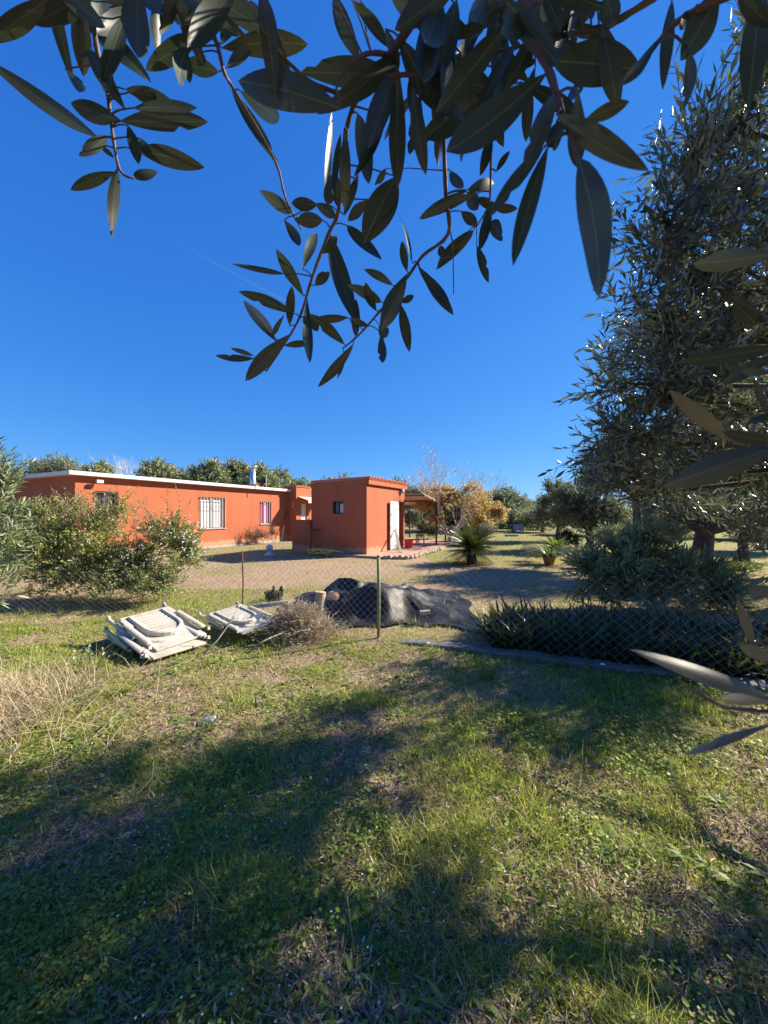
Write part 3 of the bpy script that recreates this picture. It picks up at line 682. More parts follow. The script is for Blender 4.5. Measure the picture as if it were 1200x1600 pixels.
# pergola
R2 = Vector((2.55, 17.9, 2.10)); F2 = Vector((1.75, 16.3, 2.42)); vL = -NR
F1 = F2 + vL * .95; F1.z = 2.44; R1 = R2 + vL * 2.4; R1.z = 2.12; R1b = R1 + U * 1.2; R2b = R2 + U * 1.4; R2b.z = 2.02; R1b.z = 2.03
perg = thing('pergola', 'pergola with sloping sheet roof on thin posts beside the shed', 'pergola', (R2.x, R2.y, 0))
nS = 5
for k in range(nS):
    t0_, t1_ = k / nS, (k + 1) / nS - .012; mb = MB()
    a0_, a1_ = F1.lerp(R1b, t0_), F1.lerp(R1b, t1_); b0_, b1_ = F2.lerp(R2b, t0_), F2.lerp(R2b, t1_)
    dz = Vector((0, 0, .03)); mb.pts([a0_, b0_, b1_, a1_, a0_ + dz, b0_ + dz, b1_ + dz, a1_ + dz], [(0, 3, 2, 1), (4, 5, 6, 7), (0, 1, 5, 4), (1, 2, 6, 5), (2, 3, 7, 6), (3, 0, 4, 7)])
    mb.build('roof_sheet', M['sheet'], perg)
dzb = Vector((0, 0, -.06))
for (p, q2) in ((F1, F2), (F2, R2b), (R1b, R2b), (F1.lerp(R1b, .5), F2.lerp(R2b, .5))):
    mb = MB(); mb.tube([p + dzb, q2 + dzb], .05, 4); mb.build('beam', M['beam'], perg)
far_b = [P(640, 793.5, 23), P(722, 793.5, 22)]
mb = MB(); mb.tube(far_b, .04, 4); mb.build('beam', M['iron'], perg)
for (x, y, z) in ((2.53, 17.9, 2.06), (R2b.x, R2b.y, 1.98), (*P(658, 793, 22.7)[:2], 1.9), (*P(712, 793, 22)[:2], 1.9), (*P(640, 793, 23)[:2], 1.9)):
    mb = MB(); mb.tube([(x, y, 0), (x, y, z)], .045, 8); mb.build('post', M['iron'], perg)

# ------------------------------------------------------------------ wire fence with kerb
FP = [Vector((-5.6, 5.25, 0)), Vector((-2.15, 5.6, 0)), Vector((-.07, 4.6, 0)), Vector((2.72, 3.55, 0)), Vector((5.2, 2.6, 0))]
fence = thing('wire_fence', 'sagging chain-link wire fence crossing the garden between thin posts', 'fence', FP[2])
def fpt(s, h):
    for i in range(len(FP) - 1):
        l = (FP[i + 1] - FP[i]).length
        if s <= l or i == len(FP) - 2:
            t = min(s / l, 1); p = FP[i].lerp(FP[i + 1], t); dirn = (FP[i + 1] - FP[i]).normalized(); nrm = Vector((-dirn.y, dirn.x, 0))
            sag = math.sin(math.pi * t)
            top = (.70 + .08 * math.sin(s * 2.3)) if i == 0 else .95 - .10 * sag
            lean = nrm * (.10 * sag * h + .025 * math.sin(s * 5.1 + h * 3))
            return p + lean + Vector((0, 0, h * top + .015 * math.sin(s * 7.7) * h + float(gz(p.x, p.y)) + .02))
        s -= l
TL = sum((FP[i + 1] - FP[i]).length for i in range(4)); step = .098
ws, we = [], []; SEG = 7
for k in range(int(TL / step) + 14):
    for sgn in (1, -1):
        s0 = k * step - (1.0 if sgn > 0 else 0)
        pts = []
        for j in range(SEG * 2 + 1):
            h = j / (SEG * 2); s = s0 + sgn * h * 1.0
            if 0 <= s <= TL: pts.append(fpt(s, h))
        for a_, b_ in zip(pts, pts[1:]): ws.append(tuple(a_)); we.append(tuple(b_))
o = link_mesh('wire_mesh', sticks_mesh('wire_mesh', np.array(ws), np.array(we), .0014, .0014), M['galv'], fence); o['kind'] = 'stuff'
mb = MB(); px_, py_ = FP[2].x, FP[2].y; mb.tube([(px_, py_, -.1), (px_ + .006, py_, .5), (px_, py_, 1.0)], .020, 10); mb.build('post', M['greenpost'], fence, smooth=True)
mb = MB(); mb.tube([(FP[1].x, FP[1].y, -.1), (FP[1].x + .02, FP[1].y, .5), (FP[1].x, FP[1].y, .99)], .012, 8); mb.build('post', M['rust'], fence)
mb = MB(); mb.tube([(FP[0].x, FP[0].y, -.1), (FP[0].x, FP[0].y, .85)], .012, 8); mb.build('post', M['rust'], fence)
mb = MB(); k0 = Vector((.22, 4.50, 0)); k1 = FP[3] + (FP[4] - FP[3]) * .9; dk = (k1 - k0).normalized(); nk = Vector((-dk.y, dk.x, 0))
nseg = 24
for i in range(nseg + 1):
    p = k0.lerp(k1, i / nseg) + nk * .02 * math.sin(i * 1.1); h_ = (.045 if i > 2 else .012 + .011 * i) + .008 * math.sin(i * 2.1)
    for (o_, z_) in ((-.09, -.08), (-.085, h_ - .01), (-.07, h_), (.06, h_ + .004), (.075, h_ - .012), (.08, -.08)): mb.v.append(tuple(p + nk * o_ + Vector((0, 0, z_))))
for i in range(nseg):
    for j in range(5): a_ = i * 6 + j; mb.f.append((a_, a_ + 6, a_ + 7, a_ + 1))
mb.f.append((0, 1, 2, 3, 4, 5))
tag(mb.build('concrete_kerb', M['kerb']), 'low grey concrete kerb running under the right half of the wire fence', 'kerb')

# ------------------------------------------------------------------ black sheet over a heap, logs, stump
nx_, ny_ = 120, 72; mb = MB()
rt = random.Random(12)
def tri(t): t = t % 1.0; return 1 - abs(2 * t - 1)
def crumple_pts(n): return np.array([(rt.uniform(-.1, 1.1), rt.uniform(-.1, 1.1)) for _ in range(n)])
CP = [(crumple_pts(16), 3.0, 1.3, .6), (crumple_pts(46), 3.0, 1.5, -.5), (crumple_pts(190), 3.0, 1.7, .2)]
uu, vv = np.meshgrid(np.linspace(0, 1, nx_), np.linspace(0, 1, ny_))
fold = np.zeros_like(uu)
for (pp, sx_, sy_, sh), amp in zip(CP, (.24, .27, .15)):      # sharp creases where the cells of scattered points meet
    X_ = (uu * sx_ + vv * sh)[..., None] - (pp[:, 0] * sx_ + pp[:, 1] * sh); Y_ = (vv * sy_ - uu * sh * .5)[..., None] - (pp[:, 1] * sy_ - pp[:, 0] * sh * .5)
    fold += amp * np.sqrt(X_ ** 2 + (Y_ * 1.7) ** 2).min(-1)
fold -= fold.mean()
for j in range(ny_):
    for i in range(nx_):
        u, v = i / (nx_ - 1), j / (ny_ - 1)
        x = -1.60 + 2.98 * u + .16 * (v - .5) + .06 * math.sin(v * 13); y = 5.22 + 1.9 * v - .34 * u * (1 - v) + .10 * math.sin(u * 9 + 1) + .05 * math.sin(u * 31)
        e = min(u * 1.4, (1 - u) * 1.2, v * 1.6, (1 - v) * 1.2); env = min(1, max(0, e - .08) * 3.6)
        hgt = .12 + .30 * min(1, 1.25 * max(0, 1 - abs(u - .40) / .42)) * max(0, 1 - abs(v - .58) / .58) + .08 * max(0, 1 - abs(u - .74) / .24) * max(0, 1 - abs(v - .5) / .5)
        z = .02 + max(0, .25 * fold[j, i] + .02) + env * (hgt + 1.15 * fold[j, i])
        mb.v.append((x, y, max(z, .015) + float(gz(x, y))))
for j in range(ny_ - 1):
    for i in range(nx_ - 1):
        a_ = j * nx_ + i
        mb.f += [(a_, a_ + 1, a_ + nx_ + 1), (a_, a_ + nx_ + 1, a_ + nx_)] if (i + j) % 2 else [(a_, a_ + 1, a_ + nx_), (a_ + 1, a_ + nx_ + 1, a_ + nx_)]
ts = mb.build('plastic_sheet', M['tarp'], smooth=True); ts.data.set_sharp_from_angle(angle=math.radians(18))
tag(ts, 'crumpled black plastic sheet spread over a heap behind the wire fence', 'tarpaulin')
def log(label, c, ax, L, r):
    t = thing('log', label, 'log', c, 'cut logs lying on the black sheet'); c = Vector(c); ax = Vector(ax).normalized()
    mb = MB(); mb.tube([c - ax * L / 2, c - ax * L * .1, c + ax * L / 2], [r * 1.05, r * .95, r], 12, caps=False); mb.build('bark', M['wood'], t, smooth=True)
    for s in (-1, 1):
        mb = MB(); e = c + ax * s * (L / 2 - .003); p1 = ax.orthogonal().normalized(); p2 = ax.cross(p1)
        mb.pts([e + ax * s * .008] + [e + (p1 * math.cos(k * .5236) + p2 * math.sin(k * .5236)) * r * .97 for k in range(12)], [(0, 1 + k, 1 + (k + 1) % 12) if s > 0 else (0, 1 + (k + 1) % 12, 1 + k) for k in range(12)])
        mb.build('cut_end', M['cut'], t)
log('upright pinkish log stub standing against the black plastic sheet', P(500, 938, 5.15), (.08, .05, 1), .24, .075)
log('short log lying on the black sheet with its cut end to the camera', P(521, 931, 5.3), (.35, -.9, .2), .26, .065)
log('small pale offcut on the lower right of the black sheet', P(664, 957, 5.15), (.9, .1, .05), .14, .035)
sp0 = G(428, 938); st = thing('burnt_stump', 'charred broken stump of several prongs left of the black sheet', 'stump', sp0)
for k in range(9):
    a_ = k * .7; mb = MB(); r0 = random.uniform(.04, .07); hx = random.uniform(.14, .3)
    bx, by = sp0.x + .10 * math.cos(a_), sp0.y + .08 * math.sin(a_)
    mb.tube([(bx, by, -.05), (bx + .02 * math.cos(a_), by, hx * .5), (bx + .06 * math.cos(a_), by + .03 * math.sin(a_), hx)], [r0, r0 * .9, r0 * .45], 7); mb.build('prong', M['char'], st)

# ------------------------------------------------------------------ folded white garden chairs
def folded_chair(label, O, ax, tilt, loc_z, roll=0, sc=1.0):
    """folded flat: x across, y down its length, z up"""
    t = thing('folded_chair', label, 'garden chair', (0, 0, 0), 'folded white garden chairs')
    yv = Vector((ax[0], ax[1], -tilt)).normalized(); xv = Vector((ax[1], -ax[0], 0)).normalized(); xv = (xv - Vector((0, 0, roll))).normalized(); zv = xv.cross(yv).normalized()
    t.matrix_world = Matrix(((xv.x, yv.x, zv.x, O[0]), (xv.y, yv.y, zv.y, O[1]), (xv.z, yv.z, zv.z, loc_z), (0, 0, 0, 1)))
    t.scale = (sc, sc, sc)
    def part(name, mb, bevel=.006, parent=t): return mb.build(name, M['plastic'], parent, world=False, bevel=bevel)
    W = .56
    mb = MB(); mb.box(-W / 2, W / 2, 0, .95, -.012, .012); part('seat_panel', mb)
    mb = MB(); mb.box(-W / 2, W / 2, .0, .055, .015, .05); part('top_rail', mb)
    # arch of the backrest
    aw_, r = .19, .19; pts = [(-aw_, .06), (-aw_, .45)] + [(-r * math.cos(k), .45 + r * 1.35 * math.sin(k)) for k in np.linspace(.12, math.pi - .12, 12)] + [(aw_, .45), (aw_, .06)]
    mb = MB(); wd = .026
    for side in (0,):
        n_ = len(pts); base = 0
        for i, (x, y) in enumerate(pts):
            dx = pts[min(i + 1, n_ - 1)][0] - pts[max(i - 1, 0)][0]; dy = pts[min(i + 1, n_ - 1)][1] - pts[max(i - 1, 0)][1]; l = math.hypot(dx, dy); nx2, ny2 = -dy / l, dx / l
            for (o_, z_) in ((-wd, .015), (-wd, .058), (-wd * .5, .068), (wd * .5, .068), (wd, .058), (wd, .015)): mb.v.append((x + nx2 * o_, y + ny2 * o_, z_))
        for i in range(n_ - 1):
            for j in range(6): a_ = i * 6 + j; b_ = i * 6 + (j + 1) % 6; mb.f.append((a_, a_ + 6, b_ + 6, b_))
        mb.f += [tuple(range(6)), tuple(range((n_ - 1) * 6, n_ * 6))[::-1]]
    part('arch', mb, 0)
    for k in range(7):
        y0 = .065 + k * .083; half = aw_ - .028 if y0 < .42 else max(.05, (r - .03) * math.sqrt(max(0, 1 - ((y0 + .04 - .45) / (r * 1.35)) ** 2)))
        mb = MB(); seg = 6
        for i in range(seg + 1):
            x = -half + 2 * half * i / seg; cv = .012 * (1 - (x / half) ** 2)
            for (yy, zz) in ((y0 + cv, .016), (y0 + cv, .046), (y0 + .066 + cv, .046), (y0 + .066 + cv, .016)): mb.v.append((x, yy, zz))
        for i in range(seg):
            for j in range(4): a_ = i * 4 + j; b_ = i * 4 + (j + 1) % 4; mb.f.append((a_, b_, b_ + 4, a_ + 4))
        mb.f += [(0, 3, 2, 1), tuple(seg * 4 + j for j in range(4))]
        part('slat', mb, .003)
    for s in (-1, 1):
        mb = MB(); mb.box(s * .265 - .03, s * .265 + .03, .06, .30, .015, .045); part('side_rail', mb)
        mb = MB(); mb.box(s * .30 - .032, s * .30 + .032, .22, .84, .03, .068); part('armrest', mb, .02)
        mb = MB(); mb.box(s * .325 - .018, s * .325 + .018, -.18, .5, -.035, .01); mb.box(s * .325 - .02, s * .325 + .02, -.2, -.15, -.04, .035); part('leg', mb, .012)
        mb = MB(); mb.tube([(s * .33 - .01, .88, .05), (s * .33, .9, .02)], .02, 6); mb.build('knob', M['plastic'], t, world=False)
    return t
bv = (.82, -.57)
folded_chair('lowest folded white chair of the front stack, flat on the grass', (-2.98, 4.62), (.80, -.60), .02, .07, .02)
folded_chair('slatted folded white chair on top of the front stack', (-3.06, 4.72), (.83, -.56), .17, .25, .06)
folded_chair('middle folded white chair of the front stack, arm sticking out left', (-3.02, 4.62), (.80, -.60), .11, .15, .04)
folded_chair('folded white chair lying behind the front stack, half under dry brush', (-2.17, 5.05), (.80, -.60), .10, .22, .08, .84)
mb = MB()
for k in range(26):
    c = P(random.uniform(350, 412), random.uniform(964, 986), 4.75 + random.uniform(-.15, .15)); s = random.uniform(.03, .09)
    vs = [c + Vector((random.uniform(-1, 1), random.uniform(-1, 1), random.uniform(-.6, .6))).normalized() * s for _ in range(7)]
    for a_ in range(7):
        for b_ in range(a_ + 1, 7):
            if (a_ * 3 + b_) % 4 == 0: mb.pts([vs[a_], vs[b_], vs[(a_ + b_) % 7]], [(0, 1, 2)])
tag(mb.build('plastic_scraps', M['paper']), 'heap of crumpled white scraps on the half-buried garden chair', 'scraps')
pl0, pl1 = P(392, 948, 5.3), P(452, 942, 5.0); mb = MB(); mb.tube([pl0, pl1], .035, 4); tag(mb.build('post_offcut', M['slate'], bevel=.004), 'grey post offcut lying behind the dry brush', 'post')

# ------------------------------------------------------------------ plants: things with foliage
def plant(name, label, cat, base, lobes, group=None, trunk=None, **kw):
    r = thing(name, label, cat, base, group)
    if trunk: trunk_and_limbs(r, base, trunk[0], trunk[1], lobes if len(trunk) < 5 else lobes[:trunk[4]], trunk[2] if len(trunk) > 2 else 'bark', gnarl=trunk[3] if len(trunk) > 3 else .04)
    foliage(r, lobes, **kw); return r
def flowers(root, lobes, n, s, mat='flower'):
    ps = []
    for _ in range(n):
        l = random.choice(lobes); u = rdir(1)[0]
        if u[1] > .3: u[1] = -u[1]
        if u[0] < -.2: u[0] = -u[0]
        if u[2] < -.05: u[2] = -u[2]
        ps.append(np.array(l[:3]) + u * np.array(l[3:6]) * random.uniform(.95, 1.2))
    ps = np.array(ps); k = 4
    pos = np.repeat(ps, k, 0); d = rdir(len(pos)); up = rdir(len(pos))
    o = link_mesh('flower', leaf_mesh('flower', T_ROUND, pos, d, up, s, s * .8), M[mat], root); o['kind'] = 'stuff'

# shrubs in front of the house
def lobe(px, py, Y, rx, rz, ry=None, k=1.0):
    p = P(px, py, Y); return (p.x, p.y, p.z, rx, ry if ry else rx, rz, k)
b1 = [lobe(95, 850, 7.2, .60, .55), lobe(70, 880, 6.9, .6, .5), lobe(150, 870, 6.8, .6, .5), lobe(45, 845, 7.4, .45, .5), lobe(150, 825, 7.4, .45, .5), lobe(60, 815, 7.6, .4, .45), lobe(110, 900, 6.6, .7, .42), lobe(185, 800, 7.6, .28, .30, k=.6), lobe(110, 795, 7.6, .35, .25, k=.6)]
s1 = plant('shrub', 'loose leafy shrub with arching twigs in front of the house corner', 'shrub', G(115, 940), b1, dens=95, tl=.30, m=11, LL=.05, WW=.026, mat='shrub', shell=.2, clump=.35)
flowers(s1, b1, 60, .022)
b2 = [lobe(264, 848, 7.0, .60, .52), lobe(215, 885, 6.7, .5, .45), lobe(290, 872, 6.9, .36, .36), lobe(190, 915, 6.4, .6, .33), lobe(245, 915, 6.4, .45, .28)]
s2 = plant('flowering_shrub', 'dense rounded shrub dotted with white flowers left of the house window', 'shrub', G(235, 938), b2, dens=115, tl=.26, m=11, LL=.045, WW=.023, mat='shrub2', shell=.25, clump=.35)
flowers(s2, b2[:3], 90, .024)
# long loose twigs of the first shrub against the wall
p0, p1 = [], []
ps, ds = [], []
for k in range(130):
    q0 = P(random.uniform(60, 290), random.uniform(800, 850), 7.2); q1 = q0 + Vector((random.uniform(-.35, .35), random.uniform(-.2, .2), random.uniform(.25, .6))); qm = (q0 + q1) / 2 + Vector((0, 0, .06))
    p0 += [tuple(q0), tuple(qm)]; p1 += [tuple(qm), tuple(q1)]
    for j in range(9):
        w = q0.lerp(q1, .3 + .7 * random.random()); ps.append(tuple(w)); ds.append(tuple(Vector((random.uniform(-1, 1), random.uniform(-1, 1), random.uniform(-.5, .8)))))
o = link_mesh('spray', sticks_mesh('spray', np.array(p0), np.array(p1), .004, .002), M['drytwig'], s1); o['kind'] = 'stuff'
o = link_mesh('spray_leaves', leaf_mesh('spray_leaves', T_RHOMB, np.array(ps), np.array(ds), rdir(len(ps)), .04, .02), M['shrub'], s1); o['kind'] = 'stuff'
# oleander at the left edge
ol = [lobe(-40, 800, 5.3, .5, .55), lobe(-60, 745, 5.4, .45, .45), lobe(-28, 860, 5.2, .45, .45), lobe(-40, 920, 5.0, .4, .35), lobe(-2, 765, 5.6, .28, .34), lobe(0, 812, 5.5, .24, .26, k=.7)]
plant('oleander', 'tall oleander with long narrow leaves cut off by the left edge', 'shrub', G(-20, 965), ol, dens=34, tl=.42, m=12, LL=.14, WW=.022, mat='oleander', tmpl=T_LANCE, ang=.6, shell=.3, clump=.3, twig_r=.005)
# reddish shrub on the facade
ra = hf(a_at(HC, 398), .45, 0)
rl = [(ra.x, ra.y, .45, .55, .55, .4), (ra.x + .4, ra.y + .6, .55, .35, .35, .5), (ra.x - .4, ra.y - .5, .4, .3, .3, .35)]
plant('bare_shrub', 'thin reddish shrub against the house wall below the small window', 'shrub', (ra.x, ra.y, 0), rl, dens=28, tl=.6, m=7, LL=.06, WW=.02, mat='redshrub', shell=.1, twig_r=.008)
# strap-leaved hedge behind the fence on the right
hr = thing('low_hedge', 'low dark hedge of strap leaves behind the wire fence on the right', 'hedge', (2.9, 4.3, 0))
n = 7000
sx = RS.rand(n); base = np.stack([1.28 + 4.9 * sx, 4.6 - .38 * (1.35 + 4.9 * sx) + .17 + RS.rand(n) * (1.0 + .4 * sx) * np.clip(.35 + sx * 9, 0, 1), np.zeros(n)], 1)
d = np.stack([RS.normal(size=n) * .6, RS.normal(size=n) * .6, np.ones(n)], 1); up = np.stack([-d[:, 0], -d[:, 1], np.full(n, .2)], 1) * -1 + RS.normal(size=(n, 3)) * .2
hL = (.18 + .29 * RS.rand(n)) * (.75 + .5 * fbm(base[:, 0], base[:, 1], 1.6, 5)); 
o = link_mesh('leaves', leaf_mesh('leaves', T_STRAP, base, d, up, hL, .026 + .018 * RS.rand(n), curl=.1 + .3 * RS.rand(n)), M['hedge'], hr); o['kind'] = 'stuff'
# oleander bush and olives on the right
ro = [lobe(960, 885, 5.9, .5, .45), lobe(1010, 880, 6.0, .5, .5), lobe(925, 905, 5.8, .38, .4), lobe(985, 925, 5.7, .6, .4), lobe(1040, 910, 5.9, .4, .4), lobe(1085, 905, 6.3, .5, .42), lobe(1130, 930, 6.0, .4, .34), lobe(955, 850, 5.9, .22, .22, k=.6), lobe(1015, 842, 6.1, .24, .24, k=.6)]
plant('oleander_bush', 'bushy oleander with grey-green lance leaves rising behind the low hedge', 'shrub', G(985, 965), ro, dens=44, tl=.36, m=12, LL=.145, WW=.026, mat='oleander', tmpl=T_LANCE, ang=.6, shell=.25, clump=.4, twig_r=.005)
ob = G(1100, 899)
od = [(ob.x - .9, ob.y - .1, 1.95, .75, .8, .55), (ob.x + .7, ob.y + .3, 2.1, .9, .9, .65), (ob.x - .1, ob.y + .4, 3.3, 1.3, 1.2, .9), (ob.x - 1.3, ob.y + .8, 2.6, .9, .9, .7), (ob.x + 1.5, ob.y, 2.7, 1.0, 1.0, .9), (ob.x - .2, ob.y - .8, 2.2, .7, .6, .5), (ob.x - 1.25, ob.y - .3, 1.7, .7, .6, .38), (ob.x + 1.15, ob.y - .2, 1.6, .7, .6, .42), (ob.x + .1, ob.y - .7, 1.72, .6, .35, .26)]
plant('olive_tree', 'old olive with a thick gnarled trunk behind the hedge on the right', 'tree', ob, od, trunk=((ob.x + .05, ob.y, 1.35), .27, 'bark', .05), dens=80, tl=.38, m=13, LL=.07, WW=.018, mat='olive_leaf', tmpl=T_RHOMB, ang=.7, droop=.25, shell=.35, clump=.45, twig_r=.004)
def round_tree(name, label, px, ybase, pytop, hw, mat, group=None, LL=.09, WW=.045, dens=30, Y=None, trunk_m='bark', low=.25, seed=0, tl=.5, m=10, nl=6, tmpl=T_RHOMB, clump=.5, shell=.45, airy=1.0, twigs=True):
    rnd = random.Random(seed + px)
    Yd = Y if Y else F * CH / (ybase - HZ); x = (px - 600) / F * Yd; H = CH + (HZ - pytop) / F * Yd; R = hw / F * Yd
    z0 = H * low; lobes = []
    cz = (H + z0) / 2; rz = (H - z0) / 2
    for k in range(nl):
        a_ = 2 * math.pi * k / nl + rnd.uniform(-.4, .4); q = rnd.uniform(.35, .6)
        lobes.append((x + R * q * math.cos(a_), Yd + R * q * math.sin(a_), cz + rz * rnd.uniform(-.45, .35), R * rnd.uniform(.42, .6), R * rnd.uniform(.42, .6), rz * rnd.uniform(.4, .6), airy))
    lobes.append((x + R * rnd.uniform(-.2, .2), Yd, H - rz * .5, R * .55, R * .55, rz * .5, airy))
    return plant(name, label, 'tree', (x, Yd, 0), lobes, group, trunk=((x, Yd, max(.3, cz - rz * .4)), max(.05, R * .09), trunk_m, .03 * R), dens=dens, tl=tl, m=m, LL=LL, WW=WW, mat=mat, tmpl=tmpl, shell=shell, clump=clump, twig_r=.008, twigs=twigs)
round_tree('orchard_tree', 'dark leafy tree behind the potted plant, nearest in the right-hand row', 920, 850, 735, 66, 'greytree', 'trees in the right-hand row', LL=.09, WW=.04, dens=42, Y=16, low=.05, tl=.34, m=11, nl=8, shell=.3)
round_tree('orchard_tree', 'loose pale-topped tree with white trunk at the far end of the right-hand row', 872, 836, 750, 36, 'greytree', 'trees in the right-hand row', LL=.12, WW=.05, dens=34, Y=21, low=.1, nl=8, shell=.3)
round_tree('orchard_tree', 'broad olive half hidden behind the thick trunk on the right', 994, 850, 665, 80, 'olive_leaf', 'trees in the right-hand row', LL=.085, WW=.028, dens=48, Y=11.0, low=.42, nl=8, shell=.3)
round_tree('orchard_tree', 'olive standing beyond the thick trunk near the right edge', 1190, 850, 720, 75, 'olive_leaf', 'trees in the right-hand row', LL=.095, WW=.03, dens=36, Y=16, low=.12, nl=8, shell=.3)
# far trees: (px, top, half width, depth, material, label, ...)
PG = 'pines and other trees beyond the house'
far = [
 (-10, 715, 45, 34, 'greytree', 'grey_green_tree', 'feathery grey-green tree behind the oleander at the left edge'),
 (85, 712, 42, 36, 'greytree', 'grey_green_tree', 'feathery grey-green tree above the left end of the house roof'),
 (148, 722, 30, 46, 'pine', 'pine_tree', 'low round pine over the near corner of the white roof edge'),
 (249, 716, 27, 45, 'pine', 'pine_tree', 'round-topped pine just right of the leafless grey tree'),
 (290, 727, 24, 50, 'greytree', 'grey_green_tree', 'low grey-green tree above the middle of the house roof'),
 (328, 717, 26, 46, 'pine', 'pine_tree', 'tall round pine above the large barred window'),
 (366, 718, 29, 49, 'pine', 'pine_tree', 'broad pine directly left of the metal flue pipe'),
 (407, 726, 33, 46, 'pine', 'pine_tree', 'broad pine behind the metal flue pipe'),
 (444, 733, 22, 50, 'pine', 'pine_tree', 'pine at the right shoulder of the wooded rise'),
 (470, 748, 18, 56, 'pine', 'pine_tree', 'small pine above the end of the white roof edge'),
 (502, 746, 22, 58, 'pine', 'pine_tree', 'low dark pine over the left end of the shed'),
 (541, 739, 17, 42, 'greytree', 'grey_green_tree', 'light feathery tree above the middle of the shed'),
 (572, 750, 20, 60, 'pine', 'pine_tree', 'low pine above the near corner of the shed'),
 (622, 750, 24, 38, 'pine', 'pine_tree', 'dark tree behind the tiled edge of the shed'),
 (655, 757, 26, 36, 'greytree', 'grey_green_tree', 'grey-green tree behind the pergola roof'),
 (705, 772, 44, 33, 'pine', 'pine_tree', 'bushy green tree behind the crown of the autumn tree'),
 (786, 763, 32, 44, 'greytree', 'grey_green_tree', 'tall grey-green tree right of the autumn tree'),
 (816, 783, 22, 52, 'greytree', 'grey_green_tree', 'thin grey-green tree beyond the lawn, next to the sky gap'),
 (752, 782, 26, 30, 'greytree', 'grey_green_tree', 'low bushy grey-green tree just right of the golden leaves'),
 (803, 797, 22, 33, 'greytree', 'grey_green_tree', 'low grey-green tree right behind the lilac-grey panel'),
 (848, 788, 24, 31, 'greytree', 'grey_green_tree', 'low grey-green tree at the right end of the far lawn'),
 (838, 800, 16, 64, 'greytree', 'grey_green_tree', 'smallest distant tree at the end of the lawn'),
]
for i, (px, pt, hw, Yd, mt, nm, lb) in enumerate(far):
    g = mt == 'greytree'
    round_tree(nm, lb, px, 0, pt, hw * 1.25, mt, PG, LL=(.30 if g else .32) * Yd / 45, WW=(.09 if g else .12) * Yd / 45, twigs=False, dens=6 * (45 / Yd) ** 1.5 if not g else 4.2 * (45 / Yd) ** 1.5, Y=Yd, low=.08, tl=.8, m=11, seed=i * 3, nl=11, clump=.35, shell=.35)
def bare_tree(name, label, base, H, spread, r, mat, depth=5, leaves=0, seed=1, leafmat=None, LL=.09, n0=4, zfork=.35, group=None, lowbias=True):
    rnd = random.Random(seed); t = thing(name, label, 'tree', base, group); base = Vector(base)
    segs = []; tips = []
    mb = MB(); fork = base + Vector((0, 0, zfork)); mb.tube(wob(base, fork, 3, .02), [r * 1.3, r * 1.05, r, r * .95], 9); mb.build('trunk', M[mat], t, smooth=True)
    def grow(mb, p, d, L, rr, lev):
        pts = [p]; q = p.copy(); dd = d.copy()
        for k in range(4):
            dd = (dd + Vector((rnd.uniform(-1, 1), rnd.uniform(-1, 1), rnd.uniform(-.3, .8))) * .16).normalized(); q = q + dd * L / 4; pts.append(q.copy())
        mb.tube(pts, [rr * (1 - .14 * k) for k in range(5)], 6 if lev < 2 else 4 if lev < 4 else 3, caps=False)
        if lev >= 2: segs.append((pts[1], pts[-1]))
        if lev < depth:
            for k in range(rnd.choice((2, 3, 3))):
                at_ = pts[rnd.choice((2, 3, 4))] if k else pts[-1]
                nd = (dd + Vector((rnd.uniform(-1, 1), rnd.uniform(-1, 1), rnd.uniform(-.15, .75))) * .62).normalized()
                grow(mb, at_, nd, L * rnd.uniform(.6, .85), rr * .52, lev + 1)
    for k in range(n0):
        a_ = 2 * math.pi * k / n0 + rnd.uniform(-.4, .4); d = Vector((math.cos(a_) * spread, math.sin(a_) * spread, 1)).normalized()
        mb = MB(); grow(mb, fork - Vector((0, 0, .03)), d, H * .34, r * .62, 1); mb.build('branch', M[mat], t, smooth=True)
    if leaves:
        ps = []
        for _ in range(leaves):
            a_, b_ = rnd.choice(segs); w = a_.lerp(b_, rnd.random())
            if lowbias and (w.z > base.z + H * (.60 + .05 * math.sin(w.x * 3)) and rnd.random() < .93 or w.z < base.z + .9): continue
            ps.append(tuple(w + Vector((rnd.uniform(-1, 1), rnd.uniform(-1, 1), rnd.uniform(-1.2, .4))) * .22))
        ps = np.array(ps); d = rdir(len(ps)); d[:, 2] -= .7
        o = link_mesh('leaves', leaf_mesh('leaves', T_ROUND, ps, d, rdir(len(ps)), LL * (.6 + .8 * RS.rand(len(ps))), LL * .7), M[leafmat], t); o['kind'] = 'stuff'
    return t
bb = G(703, 851)
bare_tree('autumn_tree', 'pale-barked tree with thinning yellow-brown leaves beside the pergola', bb, 4.3, 1.15, .12, 'palebark', 6, 5000, 5, 'autumn', .085, 7, .42)
foliage(bpy.data.objects['autumn_tree'], [lobe(668, 788, 18.5, .60, .45, k=1.2), lobe(700, 778, 18.6, .70, .45, k=1.2), lobe(680, 812, 18.2, .45, .25, k=.8), lobe(745, 788, 18.7, .65, .42), lobe(775, 803, 18.9, .55, .40), lobe(755, 815, 18.3, .5, .3), lobe(690, 768, 19, .5, .3, k=.5), lobe(735, 765, 18.8, .6, .3, k=.4)],
        85, .45, 9, .09, .07, 'autumn', T_RHOMB, .9, .3, .15, .35, .006, 'palebark')
tb = P(200, 760, 48); bare_tree('leafless_tree', 'leafless grey tree between two pines beyond the house roof', (tb.x, 48, 0), 7.6, .45, .2, 'palebark', 5, 0, 9, n0=4, zfork=2.5)
